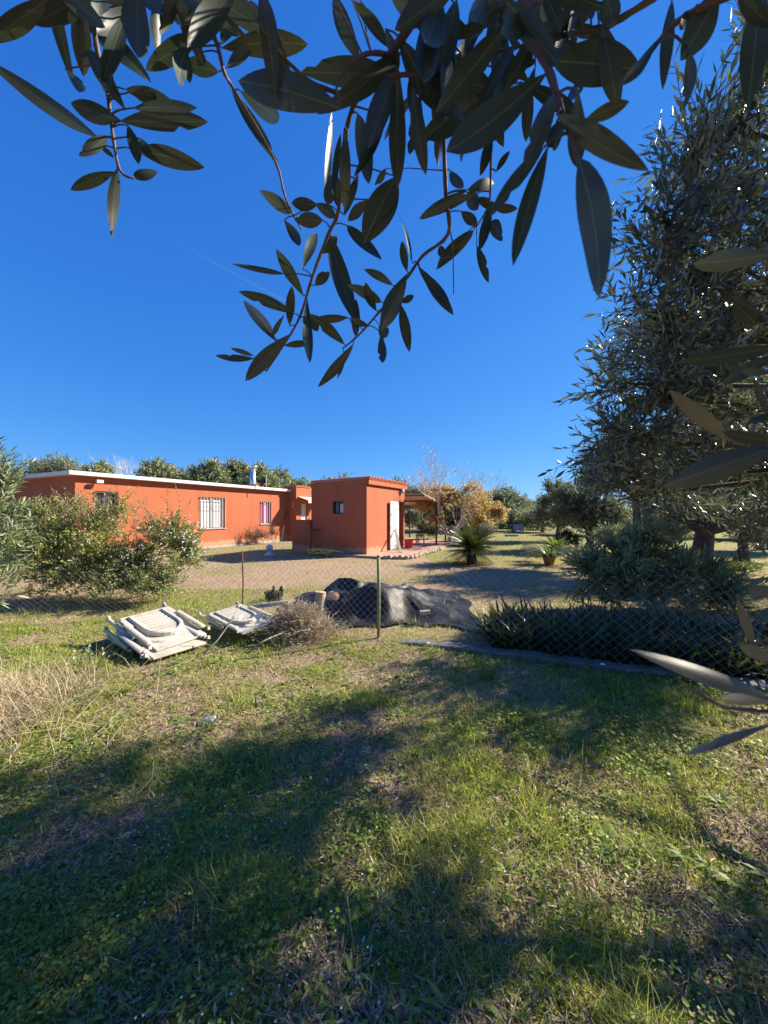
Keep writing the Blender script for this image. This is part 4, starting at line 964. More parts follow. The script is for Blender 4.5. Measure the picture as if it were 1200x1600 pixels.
# dark undergrowth behind the pergola and tree
def bush(label, px, py, Y, hw, hh, mat, name='bush', **kw):
    p = P(px, py, Y); R = hw / F * Y; H = hh / F * Y; r = random.Random(px)
    lobes = [(p.x + R * r.uniform(-.5, .5), p.y + R * .5 * r.uniform(-.6, .6), p.z + H * r.uniform(-.35, .3), R * .55, R * .5, H * .6) for _ in range(5)]
    a_ = dict(dens=60, tl=.3, m=10, LL=.06, WW=.025, mat=mat, shell=.4, clump=.4); a_.update(kw)
    return plant(name, label, 'bush', (p.x, p.y, 0), lobes, **a_)
bush('big dark clipped bush behind the pergola table', 668, 825, 21.5, 26, 22, 'darkleaf', LL=.07, WW=.03, dens=50)
bush('dark round bush under the yellow leaves of the autumn tree', 757, 812, 23, 24, 22, 'darkleaf', LL=.08, WW=.035, dens=45)
bush('grey lavender-like bush right of the autumn tree trunk', 757, 834, 16, 22, 14, 'lavender', LL=.07, WW=.012, dens=60, tmpl=T_RHOMB)
bush('dark bush left of the autumn tree trunk beyond the paving', 722, 828, 20, 26, 20, 'darkleaf', LL=.07, WW=.03, dens=45)
bush('low grey-green ground shrub beside the potted plant', 832, 862, 12.2, 20, 10, 'lavender', LL=.05, WW=.02, dens=70)
bush('dark low shrub right of the potted plant', 905, 880, 10.5, 28, 15, 'darkleaf', LL=.06, WW=.03, dens=70)
bush('green bush at the far side of the house wall, over the far paving', 645, 812, 27, 22, 22, 'greytree', LL=.12, WW=.05, dens=30)
bush('dark dense bush between the right-hand trees and the cycad row', 890, 845, 15, 24, 20, 'darkleaf', LL=.07, WW=.03, dens=45)
bush('dark bush in the gap between the orchard trees and the thick trunk', 965, 838, 13.5, 48, 22, 'greytree', LL=.08, WW=.035, dens=34)
bush('olive-green bush behind the thick trunk on its left side', 1055, 836, 12.5, 40, 24, 'greytree', LL=.08, WW=.03, dens=34)
bush('sunlit fresh green weeds at the foot of the thick trunk, right side', 1150, 888, 9.6, 34, 9, 'agave', LL=.07, WW=.02, dens=60)
bush('grey-green bush beyond the thick trunk at the right edge', 1185, 842, 12, 40, 26, 'olive_leaf', LL=.08, WW=.03, dens=34)
for px_, hw_, Y_, lb_ in ((705, 36, 34, 'far thicket closing the view directly behind the autumn tree trunk'), (752, 34, 37, 'far thicket left of the lilac-grey panel'), (800, 30, 39, 'far thicket behind the lilac-grey panel'), (842, 32, 36, 'far thicket at the far right end of the lawn'),
                         (1060, 60, 24, 'far thicket seen left of the thick trunk'), (1165, 70, 23, 'far thicket seen right of the thick trunk'), (915, 46, 27, 'far thicket behind the nearest orchard tree'), (960, 60, 26, 'far thicket between the orchard trees')):
    bush(lb_, px_, 815, Y_, hw_, 17, 'greytree', 'thicket', LL=.30, WW=.12, dens=9, twigs=False, tl=.7)
# cycad: rosette of fronds
def fronds(root, c, n, L, mat, elev, name='frond', nleaf=34, lw=.012, ll=.15, seed=0):
    r = random.Random(seed); mes = []
    for v in range(4):
        ps, ds, us, Ls = [], [], [], []
        for k in range(nleaf):
            t = .12 + .88 * k / (nleaf - 1); z = -.45 * t * t * L * (.7 + .2 * v)
            for s in (-1, 1):
                ps.append((t * L, 0, z)); ds.append((.55, s, .28 - .25 * t)); us.append((0, 0, 1)); Ls.append(ll * math.sin(math.pi * min(.97, .12 + .83 * t)) * r.uniform(.9, 1.1))
        me_ = leaf_mesh(name, T_RHOMB, np.array(ps), np.array(ds, float), np.array(us, float), np.array(Ls), lw)
        me_.materials.append(M[mat]); mes.append(me_)
    for k in range(n):
        o = bpy.data.objects.new(name, mes[k % 4]); C.objects.link(o); o.parent = root
        e = elev(k / n, r); a_ = k * 2.39996
        o.rotation_euler = Matrix.Rotation(a_, 4, 'Z').to_3x3().to_4x4().__matmul__(Matrix.Rotation(-e, 4, 'Y')).to_euler(); o.location = Vector(c) - Vector(root.location); s = r.uniform(.85, 1.1); o.scale = (s, s, s)
cb = G(737, 881); cyc = thing('cycad', 'dark spiky cycad rosette on the ground before the paving', 'cycad', cb)
mb = MB(); mb.lathe([(.16, -.05), (.17, .12), (.13, .28), (.001, .32)], cb, 12); mb.build('stem', M['bark'], cyc, smooth=True)
fronds(cyc, (cb.x, cb.y, .34), 110, .98, 'cycad', lambda t, r: 1.35 - 1.78 * t + r.uniform(-.12, .12), nleaf=44, ll=.19, lw=.018, seed=3)
cb2 = G(868, 868); cy2 = thing('cycad', 'small sunlit yellow-green cycad behind the potted plant', 'cycad', cb2)
mb = MB(); mb.lathe([(.1, -.05), (.1, .12), (.001, .2)], cb2, 10); mb.build('stem', M['bark'], cy2)
fronds(cy2, (cb2.x, cb2.y, .2), 34, .75, 'agave', lambda t, r: 1.25 - 1.0 * t + r.uniform(-.1, .1), ll=.13, lw=.016, seed=5)
# potted plant
pp = G(858, 882); pot = thing('potted_plant', 'strap-leaved green plant in a round terracotta pot on the lawn', 'potted plant', pp)
mb = MB(); mb.lathe([(.001, 0), (.12, 0), (.19, .2), (.20, .22), (.20, .25), (.17, .25), (.16, .2), (.001, .2)], pp, 20); mb.build('pot', M['terracotta'], pot, smooth=True)
n = 170; a_ = RS.rand(n) * 6.28; e = RS.rand(n)
d = np.stack([np.cos(a_) * (.35 + e), np.sin(a_) * (.35 + e), np.ones(n) * .9], 1); up = np.stack([-np.cos(a_), -np.sin(a_), np.full(n, .6)], 1) * -1; up[:, 2] *= -1
o = link_mesh('leaves', leaf_mesh('leaves', T_STRAP, np.array([[pp.x, pp.y, .22]]) + np.stack([np.cos(a_), np.sin(a_), 0 * a_], 1) * .06, d, -up, .55 + .2 * RS.rand(n), .035, curl=-.55 - .3 * RS.rand(n)), M['agave'], pot); o['kind'] = 'stuff'
# far end of the lawn: fence posts, grey panel
gpn = P(810, 832, 31); pn = thing('metal_panel', 'lilac-grey ribbed metal panel at the far end of the lawn', 'panel', (gpn.x, 31, 0))
for k in range(6):
    mb = MB(); mb.box(gpn.x - .36 + k * .12, gpn.x - .36 + k * .12 + .114, 31, 31.06, .15, .68); mb.build('slat', M['greypanel'], pn)
for s in (-.4, .38):
    mb = MB(); mb.box(gpn.x + s - .03, gpn.x + s + .03, 31.0, 31.06, -.05, .74); mb.build('post', M['galv'], pn)
mb = MB(); bs = G(801, 838); mb.box(bs.x - .5, bs.x + .35, bs.y - .15, bs.y + .15, 0, .14); tag(mb.build('stone_slab', M['concrete'], bevel=.02), 'pale stone slab lying on the far lawn before the metal panel', 'slab')
ff = thing('far_fence', 'distant wire fence with pale posts closing the lawn', 'fence', (16, 36, 0))
for k in range(16):
    x = 11 + k * 1.7; mb = MB(); mb.tube([(x, 36 - k * .55, 0), (x, 36 - k * .55, 1.35)], .05, 6); mb.build('post', M['concrete'], ff)
mb = MB()
for z in (.3, .6, .9, 1.2): mb.tube([(11, 36, z), (36.5, 27.75, z)], .012, 4)
mb.build('wire', M['galv'], ff)
# far woodland that closes the horizon
n = 26000; x = RS.uniform(-140, 150, n); hgt = 3.2 + 3.2 * fbm(x, x * 0, .11, 6)
z = hgt * RS.rand(n) ** .7; y = 95 + RS.normal(size=n) * 5 - np.abs(x) * .1
o = link_mesh('far_woodland', leaf_mesh('far_woodland', T_RHOMB, np.stack([x, y, z], 1), rdir(n), rdir(n), .75, .4), M['greytree']); tag(o, 'low band of trees on the horizon', kind='stuff')

# ------------------------------------------------------------------ dry brush, sticks and small finds
def brush(name, label, c, rx, ry, h, n, mat, ln, r=.004, cat='brush'):
    t = thing(name, label, cat, c); p = np.stack([c[0] + RS.normal(size=n) * rx * .5, c[1] + RS.normal(size=n) * ry * .5, np.zeros(n)], 1)
    rr_ = np.hypot((p[:, 0] - c[0]) / rx, (p[:, 1] - c[1]) / ry); p[:, 2] = RS.rand(n) * h * np.clip(1.05 - rr_ ** 2, .05, 1)
    d = rdir(n); d[:, 2] = np.abs(d[:, 2]) * .5
    e = p + norm(d) * ln * (.4 + RS.rand(n, 1)); mid = (p + e) / 2 + RS.normal(size=p.shape) * ln * .12
    o = link_mesh('twig', sticks_mesh('twig', np.concatenate([p, mid]), np.concatenate([mid, e]), r, r * .6), M[mat], t); o['kind'] = 'stuff'
    m_ = n * 3; k = RS.randint(0, n, m_); q = p[k] + (e[k] - p[k]) * RS.rand(m_, 1)
    o = link_mesh('dry_leaves', leaf_mesh('dry_leaves', T_RHOMB, q, rdir(m_), rdir(m_), .028 + .02 * RS.rand(m_), .008), M['straw'], t); o['kind'] = 'stuff'
    return t
bc = G(468, 992); brush('brush_heap', 'heap of dry cut twigs between the chairs and the fence post', (bc.x, bc.y, 0), .42, .3, .36, 1500, 'drytwig', .22, .0028)
def stick(label, pts, r, mat='drytwig', name='stick', group='loose sticks on the grass'):
    mb = MB(); mb.tube(pts, [r * (1 - .55 * i / (len(pts) - 1)) for i in range(len(pts))], 6); return tag(mb.build(name, M[mat], smooth=True), label, 'stick', group)
stick('pale forked stick leaning on the folded chairs, pointing down to the grass', [P(318, 1022, 4.05), P(340, 1000, 4.2), P(360, 972, 4.3), P(375, 945, 4.4)], .012)
stick('short pale stick sticking out of the foot of the brush heap', [P(395, 1013, 4.2), P(415, 1000, 4.3), P(450, 985, 4.5)], .014)
stick('short dark stick upright in the lit grass left of centre', [G(400, 1104) + Vector((0, 0, -.02)), G(400, 1104) + Vector((0, 0, .07)), G(400, 1104) + Vector((.01, .01, .085))], .012, 'slate')
stick('thin curved stem in the shade of the lower left grass', [P(200, 1275, 1.9), P(215, 1240, 1.95), P(238, 1215, 2.0), P(240, 1190, 2.05)], .004)
stick('long straw-coloured stem low across the lit grass', [G(228, 1058) + Vector((0, 0, .02)), G(270, 1048) + Vector((0, 0, .04)), G(300, 1035) + Vector((0, 0, .03))], .004)
stick('thin dry stem lying in the middle of the lit lawn', [G(480, 1108) + Vector((0, 0, .03)), G(510, 1095) + Vector((0, 0, .05)), G(540, 1078) + Vector((0, 0, .03))], .004)
def chunk(name, label, cat, c, s, mat, seed):
    r = random.Random(seed); mb = MB(); n = 7
    prof = [(0, -.4), (.45, -.35), (.5, .1), (.32, .38), (0, .42)]
    for rr_, z in prof:
        for j in range(n): a_ = 6.283 * j / n; q_ = 1 + r.uniform(-.22, .22); mb.v.append((c[0] + s[0] * rr_ * math.cos(a_) * q_, c[1] + s[1] * rr_ * math.sin(a_) * q_, c[2] + s[2] * z * q_))
    for i in range(len(prof) - 1):
        for j in range(n): a_ = i * n + j; b_ = i * n + (j + 1) % n; mb.f.append((a_, b_, b_ + n, a_ + n))
    return tag(mb.build(name, M[mat]), label, cat)
c = G(328, 1132); chunk('slate_piece', 'flat blue-grey slate piece at the edge of the left shadow', 'stone', (c.x, c.y, .035), (.10, .08, .04), 'slate', 1)
c = G(942, 1046); chunk('white_scrap', 'small white scrap lying against the concrete kerb', 'litter', (c.x, c.y, .04), (.07, .05, .05), 'paper', 2)
for i, (px, py, lb) in enumerate(((820, 1056, 'pale pebble on the bare soil before the kerb'), (806, 1110, 'brown pebble on the dark bare patch right of centre'), (668, 1009, 'flat pale stone near the left end of the kerb'), (410, 945, 'grey stone beside the charred stump'))):
    c = G(px, py); chunk('stone', lb, 'stone', (c.x, c.y, .02), (.07, .06, .05), 'stonebit', 20 + i)

# ------------------------------------------------------------------ grass, weeds and litter
def scatter(n, y0, y1, power=1.0, margin=.25):
    y = y0 * (y1 / y0) ** RS.rand(n); x = (RS.rand(n) * 2 - 1) * (1.04 * y + margin); return x, y
T_SPIKE = (np.array([(0, -.5, 0), (0, .5, 0), (1, 0, .7)], float), [(0, 1, 2)])
def grass_layer(name, label, n, y0, y1, Lf, W, keep, tone_f, lean=.55, curl=.6, tmpl=T_BLADE):
    x, y = scatter(n, y0, y1); k = keep(x, y) > RS.rand(n); x, y = x[k], y[k]; n = len(x)
    z = gz(x, y); a_ = RS.rand(n) * 6.28
    d = np.stack([np.cos(a_) * lean * RS.rand(n), np.sin(a_) * lean * RS.rand(n), np.ones(n)], 1)
    up = np.stack([np.cos(a_), np.sin(a_), np.zeros(n)], 1) + RS.normal(size=(n, 3)) * .2
    me = leaf_mesh(name, tmpl, np.stack([x, y, z - .004], 1), d, up, Lf(x, y) * (.5 + RS.rand(n)), W * (.6 + .8 * RS.rand(n)) * np.clip(y / 2.2, .75, 3), curl=curl * (.3 + RS.rand(n)), tone=tone_f(x, y))
    return tag(link_mesh(name, me, M['grass']), label, kind='stuff')
def in_side(x, y):
    fence = np.where(x > -.07, 4.6 - .38 * (x + .07), np.where(x > -2.15, 4.6 - .48 * (x + .07), 5.6 + .1 * (x + 2.15)))
    return np.clip((fence + .1 - y) / .2, 0, 1)
tuft = lambda x, y: np.clip((fbm(x, y, 2.6, 41) - .45) * 4, 0, 1)
tone = lambda x, y: np.clip(.0 + .85 * dryness(x, y) + (fbm(x, y, 3.5, 51) - .5) * .9 + (RS.rand(len(x)) - .5) * .5, 0, 1)
grass_layer('lawn_grass', 'short mixed green and straw grass of the foreground', 360000, .85, 6.0, lambda x, y: .016 + .036 * tuft(x, y) + .014 * RS.rand(len(x)), .0046,
            lambda x, y: np.clip(1.05 - .85 * dryness(x, y), .12, 1) * (.45 + .55 * fbm(x, y, 4.5, 61)) * in_side(x, y), tone, 1.1)
grass_layer('long_grass', 'longer grass tufts standing out of the lawn', 42000, .85, 6.5, lambda x, y: .05 + .10 * tuft(x, y), .0046,
            lambda x, y: np.clip((fbm(x, y, 3.4, 71) - .54) * 6, 0, 1) * (1 - .6 * dryness(x, y)), lambda x, y: np.clip(tone(x, y) - .1, 0, 1), .7, .6)
grass_layer('yard_grass', 'thin grass on the pale earth beyond the fence', 220000, 4.5, 40, lambda x, y: .03 + .03 * tuft(x, y) + .001 * y, .0042,
            lambda x, y: (1 - in_side(x, y)) * np.clip(1.12 - .88 * dryness(x, y), .24, 1), lambda x, y: np.clip(tone(x, y) + .12, 0, 1), tmpl=T_SPIKE)
# flat weeds with round leaves, daisies, litter, straw
n = 105000; x, y = scatter(n, .85, 5.0); k = (np.clip((fbm(x, y, 2.6, 81) - .47) * 7, .04, 1) * (1 - .75 * dryness(x, y)) * in_side(x, y)) > RS.rand(n); x, y = x[k], y[k]; n = len(x)
h_ = .012 + .042 * RS.rand(n); a_ = RS.rand(n) * 6.28
d = np.stack([np.cos(a_), np.sin(a_), RS.normal(size=n) * .35 + .2], 1); up = np.stack([RS.normal(size=n) * .35, RS.normal(size=n) * .35, np.ones(n)], 1)
sz = (.007 + .020 * RS.rand(n) ** 2.5) * np.clip(y / 2.0, .8, 1.6)
tag(link_mesh('weeds', leaf_mesh('weeds', T_ROUND, np.stack([x, y, gz(x, y) + h_], 1), d, up, sz, sz * .8), M['clover']), 'flat round-leaved weeds among the grass', kind='stuff')
def rosette(n, y0, y1, L, W, m, name, label, mat, tmpl, dens):
    x, y = scatter(n, y0, y1); k = dens(x, y) > RS.rand(n); x, y = x[k], y[k]; n = len(x)
    x = np.repeat(x, m); y = np.repeat(y, m); a_ = np.tile(np.arange(m) * 2.4, n) + np.repeat(RS.rand(n) * 6, m)
    sc = np.repeat(.6 + .9 * RS.rand(n), m)
    d = np.stack([np.cos(a_), np.sin(a_), .25 + .5 * RS.rand(n * m)], 1); up = np.stack([-np.cos(a_) * .4, -np.sin(a_) * .4, np.ones(n * m)], 1)
    tag(link_mesh(name, leaf_mesh(name, tmpl, np.stack([x, y, gz(x, y) + .005], 1), d, up, L * sc * (.7 + .6 * RS.rand(n * m)), W * sc, curl=-.25 - .2 * RS.rand(n * m) if tmpl is not T_ROUND else None), M[mat]), label, kind='stuff')
rosette(900, .9, 4.6, .05, .014, 7, 'rosette_weeds', 'flat rosettes of broad weed leaves in the grass', 'clover', T_STRAP, lambda x, y: in_side(x, y) * np.clip((fbm(x, y, 1.7, 91) - .40) * 4, 0, 1))
n = 230; x, y = scatter(n, .9, 2.2); x = x * .55 - .1; k = fbm(x, y, 2.2, 95) > .45; x, y = x[k], y[k]; n = len(x)
ps = np.repeat(np.stack([x, y, gz(x, y) + .03 + .05 * RS.rand(n)], 1), 7, 0); a_ = np.tile(np.arange(7) * .9, n); d = np.stack([np.cos(a_), np.sin(a_), np.full(7 * n, .35)], 1)
tag(link_mesh('small_flowers', leaf_mesh('small_flowers', T_ROUND, ps, d, np.tile([[0, 0, 1.]], (7 * n, 1)), .0042, .0036), M['flower']), 'tiny white flowers scattered in the shaded grass', kind='stuff')
n = 60000; x, y = scatter(n, .85, 5.0); k = (np.clip(.18 + 1.0 * dryness(x, y), 0, 1) * in_side(x, y)) > RS.rand(n); x, y = x[k], y[k]; n = len(x)
d = rdir(n); d[:, 2] *= .35; up = rdir(n) * .5; up[:, 2] += 1
tag(link_mesh('leaf_litter', leaf_mesh('leaf_litter', T_LANCE, np.stack([x, y, gz(x, y) + .006 + .012 * RS.rand(n)], 1), d, up, .022 + .03 * RS.rand(n), .006 + .004 * RS.rand(n)), M['litter']), 'fallen brown leaves and chips on the soil', kind='stuff')
n = 9000; x, y = scatter(n, .85, 5.2); k = in_side(x, y) * (.35 + .65 * dryness(x, y)) > RS.rand(n); x, y = x[k], y[k]; n = len(x)
d = rdir(n); d[:, 2] = np.abs(d[:, 2]) * .25; p0 = np.stack([x, y, gz(x, y) + .008 + .02 * RS.rand(n)], 1); p1 = p0 + norm(d) * (.04 + .12 * RS.rand(n, 1) ** 2)
tag(link_mesh('straw', sticks_mesh('straw', p0, p1, .0011, .0008), M['drytwig']), 'loose straw stems lying on the lawn', kind='stuff')
# dry tall grass at the left edge
dg = thing('dry_grass', 'clump of tall dry straw-coloured grass at the left edge', 'dry grass', (-2.6, 2.6, 0))
n = 3000; x = -2.98 + RS.normal(size=n) * .24; y = 2.62 + RS.normal(size=n) * .42; a_ = RS.rand(n) * 6.28
d = np.stack([np.cos(a_) * .8 * RS.rand(n) + .25, np.sin(a_) * .8 * RS.rand(n) - .1, np.ones(n)], 1); up = np.stack([np.cos(a_), np.sin(a_), np.zeros(n)], 1)
o = link_mesh('blades', leaf_mesh('blades', T_BLADE, np.stack([x, y, gz(x, y)], 1), d, up, .12 + .26 * RS.rand(n), .0045, curl=.3 + .6 * RS.rand(n)), M['straw'], dg); o['kind'] = 'stuff'
n = 260; x = -2.6 + RS.normal(size=n) * .35; y = 2.35 + RS.normal(size=n) * .4; p0 = np.stack([x, y, gz(x, y) + .02], 1); d = rdir(n); d[:, 2] = np.abs(d[:, 2]) * .7
o = link_mesh('stems', sticks_mesh('stems', p0, p0 + d * (.15 + .4 * RS.rand(n, 1)), .0025, .0015), M['drytwig'], dg); o['kind'] = 'stuff'
def weed(label, c, h, n, fl=0, name='weed'):
    t = thing(name, label, 'weed', c, 'tall weeds'); p0, p1, ps, ds = [], [], [], []
    for k in range(n):
        a_ = random.uniform(0, 6.28); b0 = Vector((c[0] + .05 * math.cos(a_), c[1] + .05 * math.sin(a_), 0)); b1_ = b0 + Vector((.25 * h * math.cos(a_), .25 * h * math.sin(a_), h * random.uniform(.6, 1)))
        p0.append(tuple(b0)); p1.append(tuple(b1_))
        for j in range(10): ps.append(tuple(b0.lerp(b1_, .1 + .85 * j / 10))); ds.append((random.uniform(-1, 1), random.uniform(-1, 1), .5))
    o = link_mesh('stem', sticks_mesh('stem', np.array(p0), np.array(p1), .003, .0015), M['clover'], t); o['kind'] = 'stuff'
    o = link_mesh('leaves', leaf_mesh('leaves', T_LANCE, np.array(ps), np.array(ds), np.tile([[0, 0, 1.]], (len(ps), 1)), h * .22, h * .06), M['clover'], t); o['kind'] = 'stuff'
    if fl:
        q = np.repeat(np.array(p1), 4, 0); o = link_mesh('flower', leaf_mesh('flower', T_ROUND, q, rdir(len(q)), rdir(len(q)), .02, .016), M['flower'], t); o['kind'] = 'stuff'
c = G(140, 1050); weed('leafy weed with small white flowers in front of the folded chairs', (c.x, c.y, 0), .24, 7, 1)
c = G(760, 1062); weed('grey weed standing at the foot of the kerb shadow', (c.x, c.y, 0), .22, 8)
c = G(440, 1010); weed('low green weed at the foot of the brush heap', (c.x, c.y, 0), .12, 8)

# ------------------------------------------------------------------ large olive on the right, close by
def olive_leaf_mesh(k, mt='near_leaf'):
    """one leaf, unit length along x, unit width across y; a detailed lance with midrib fold and its own bend"""
    r = random.Random(100 + k); ns, nw = 12, 2; vs, fs = [], []
    bend = r.uniform(-.34, .34); tw = r.uniform(-.75, .75); pk = r.uniform(.42, .58); wave = r.uniform(0, .025); sway = r.uniform(-.10, .10)
    nick = r.random() < .2; nk = r.randint(8, 11)
    for i in range(ns + 1):
        t = i / ns; e = 1.0
        w = .5 * (math.sin(math.pi * t ** (math.log(.5) / math.log(pk))) ** .72 if 0 < t < 1 else 0) + (.02 if t == 0 else 0)
        for j in range(-nw, nw + 1):
            s = j / nw; ww = w * s
            if nick and i == nk and j == nw: ww *= .55
            y = ww; z = abs(s) * w * .16 + wave * math.sin(t * 11 + s * 2) * abs(s)
            ca, sa = math.cos(tw * t), math.sin(tw * t)
            vs.append((t, y * ca - z * sa + sway * math.sin(math.pi * t), (y * sa + z * ca) * .25 + bend * (t * t - t * .3)))
    c_ = 2 * nw + 1
    for i in range(ns):
        for j in range(2 * nw): a_ = i * c_ + j; fs.append((a_, a_ + c_, a_ + c_ + 1, a_ + 1))
    me = bpy.data.meshes.new('leaf'); me.from_pydata(vs, [], fs); me.update(); me.shade_smooth(); me.materials.append(M[mt]); return me
LV = [olive_leaf_mesh(k) for k in range(20)]; LP = [olive_leaf_mesh(k, 'bounce_leaf') for k in range(20)]
def put_leaf(root, base, dirv, upv, L, W, k, lib=None):
    x = Vector(dirv).normalized(); y = x.cross(Vector(upv)); y = y.normalized() if y.length > 1e-6 else x.orthogonal().normalized(); z = x.cross(y).normalized() * 1
    z = -z if z.dot(Vector(upv)) < 0 else z; y = z.cross(x)
    o = bpy.data.objects.new('leaf', (lib or LV)[k % 20]); C.objects.link(o); o.parent = root; b_ = Vector(base) - Vector(root.location)
    o.matrix_basis = Matrix(((x.x * L, y.x * W, z.x * L, b_.x), (x.y * L, y.y * W, z.y * L, b_.y), (x.z * L, y.z * W, z.z * L, b_.z), (0, 0, 0, 1)))
    return o
NB = (4.6, 1.65, 0)
nb = [lobe(1015, 340, 2.1, .22, .20, k=.6), lobe(990, 480, 2.2, .24, .16, k=.6), lobe(985, 600, 2.3, .26, .18, k=.7), lobe(972, 690, 2.6, .28, .16, k=.6), lobe(955, 745, 3.2, .28, .2, k=.55), lobe(1010, 752, 2.9, .42, .2, k=.8), lobe(1125, 800, 3.6, .5, .18, k=.5), lobe(1185, 822, 3.4, .4, .24, k=.5), lobe(1180, 110, 1.8, .4, .25, k=.7), lobe(1150, 190, 1.9, .38, .30), lobe(1085, 290, 1.8, .30, .28), lobe(1190, 330, 2.0, .45, .40), lobe(1050, 400, 1.9, .26, .24), lobe(1120, 440, 2.0, .40, .35),
      lobe(1060, 520, 2.0, .33, .25), lobe(1180, 520, 2.2, .45, .40), lobe(1050, 620, 2.2, .38, .28), lobe(1150, 640, 2.3, .50, .40), lobe(1000, 690, 2.3, .34, .20), lobe(1090, 720, 2.5, .50, .25),
      lobe(1190, 740, 2.6, .50, .35), lobe(965, 725, 2.8, .30, .22), lobe(1020, 765, 3.2, .45, .28), (3.3, 2.45, 2.0, .6, .35, .3, .35), (2.75, 2.3, 1.7, .4, .3, .25, .35), (4.0, 2.9, 2.6, .6, .4, .4, .4), (4.6, 2.7, 2.3, .6, .5, .35, .4), (3.9, 2.2, 1.6, .5, .4, .3, .4), (2.6, 2.6, 2.7, .6, .6, .5), (2.7, 2.2, 3.5, .7, .7, .5), (3.0, 1.9, 2.6, .5, .5, .6), (2.9, 1.5, 3.3, .6, .6, .6)]
otr = thing('olive_tree', 'large olive with dense silvery leaves filling the right side close by', 'tree', NB)
trunk_and_limbs(otr, NB, (4.4, 1.75, 2.1), .17, nb[:17], 'bark', gnarl=.05, limb_r=.16)
p0, p1, pos, d, up = lobe_twigs(nb, 50, .36, 14, .62, .15, .2, .62)
n = len(pos); s = (.75 + .5 * RS.rand(n)); up = np.where((up[:, 2:3] < 0) & (RS.rand(n, 1) < .6), -up, up)
L_ = .070 * s; W_ = .0160 * s
vx = pos[:, 0] / np.maximum(pos[:, 1], .1) * F + 600; vy = HZ - (pos[:, 2] - CH) / np.maximum(pos[:, 1], .1) * F
vis = (vx > 0) & (vx < 1195) & (vy > 0) & (vy < 1600); score = np.where(vis, 1 / np.linalg.norm(pos - np.array([0, 0, CH]), axis=1), 0)
order = np.argsort(-score)[:290]; rest = np.ones(n, bool); rest[order] = False
for i in order: put_leaf(otr, pos[i], d[i], up[i], L_[i], W_[i], int(i))
o = link_mesh('foliage', leaf_mesh('foliage', T_RHOMB, pos[rest], d[rest], up[rest], L_[rest], W_[rest]), M['olive_leaf'], otr); o['kind'] = 'stuff'
o = link_mesh('twig', sticks_mesh('twig', p0, p1, .0024, .0012), M['twig'], otr); o['kind'] = 'stuff'
# next olive to the right, mostly out of frame: it shades the kerb
N2 = (5.7, 4.6, 0)
n2 = [(3.6, 3.95, 3.2, .85, .75, .5), (2.9, 3.7, 3.3, .6, .6, .4), (4.3, 4.5, 3.0, .6, .5, .5), (4.9, 4.8, 1.9, .9, .8, .6), (5.7, 5.2, 2.1, .9, .8, .6), (4.3, 5.0, 2.3, .7, .6, .5), (5.9, 4.8, 2.7, .8, .7, .6)]
plant('olive_tree', 'olive in deep shade behind the close leaves at the right edge', 'tree', N2, n2, trunk=((5.6, 4.6, 1.1), .06, 'bark', .04), dens=75, tl=.38, m=13, LL=.065, WW=.016, mat='olive_leaf', ang=.7, droop=.2, shell=.3, clump=.45)

plant('olive_tree', 'olive filling the gap between the deep-shade olive and the thick trunk', 'tree', (7.2, 6.3, 0), [(5.7, 6.1, 2.2, .9, .8, .6), (6.5, 6.6, 2.9, 1.0, 1.0, .7), (7.3, 6.2, 2.1, 1.0, .9, .7), (6.2, 5.6, 2.7, .8, .7, .5), (7.8, 6.8, 3.0, 1.0, 1.0, .8)],
      trunk=((7.1, 6.3, 1.1), .16, 'bark', .04), dens=70, tl=.38, m=13, LL=.065, WW=.016, mat='olive_leaf', ang=.7, droop=.2, shell=.3, clump=.45)
for x_, y_, lb_ in ((10.4, 9.4, 'olive right of the thick trunk, cut by the right edge'), (11.8, 12.2, 'olive farther back at the right edge beyond the thick trunk'), (8.7, 6.5, 'olive just outside the right edge that shades the hedge')):
    plant('olive_tree', lb_, 'tree', (x_, y_, 0), [(x_ + .8, y_, 2.3, 1.0, 1.0, .8), (x_ - .8, y_ + .3, 2.2, 1.0, 1.0, .8), (x_, y_ - .6, 2.6, 1.1, 1.0, .9), (x_, y_ + .5, 3.2, 1.1, 1.0, .8), (x_ - .5, y_ - .5, 1.6, .9, .9, .5)],
          trunk=((x_ + .1, y_, 1.2), .16, 'bark', .04), dens=46, tl=.4, m=12, LL=.085, WW=.024, mat='olive_leaf', ang=.7, droop=.2, shell=.3, clump=.4)
# unseen olives added round the camera to block sky light and deepen the shade
for i, (x_, y_, lb_) in enumerate(((-3.4, -2.6, 'unseen olive added behind the camera to the left to block sky light'), (-.6, -4.6, 'unseen olive added straight behind the camera to block sky light'), (3.6, -3.2, 'unseen olive added behind the camera to the right to block sky light'), (-6.2, .2, 'unseen olive added beside the camera on the left to block sky light'))):
    plant('olive_tree', lb_, 'tree', (x_, y_, 0), [(x_ + .8, y_, 2.2, 1.0, 1.0, .8), (x_ - .8, y_ + .3, 2.3, 1.0, 1.0, .8), (x_, y_ - .7, 2.6, 1.1, 1.0, .9), (x_, y_ + .5, 3.1, 1.0, .9, .8), (x_, y_, 1.5, 1.2, 1.1, .5)],
          trunk=((x_ + .1, y_, 1.2), .15, 'bark', .04), dens=24, tl=.4, m=12, LL=.10, WW=.035, mat='olive_leaf', ang=.7, droop=.2, shell=.35, clump=.35)

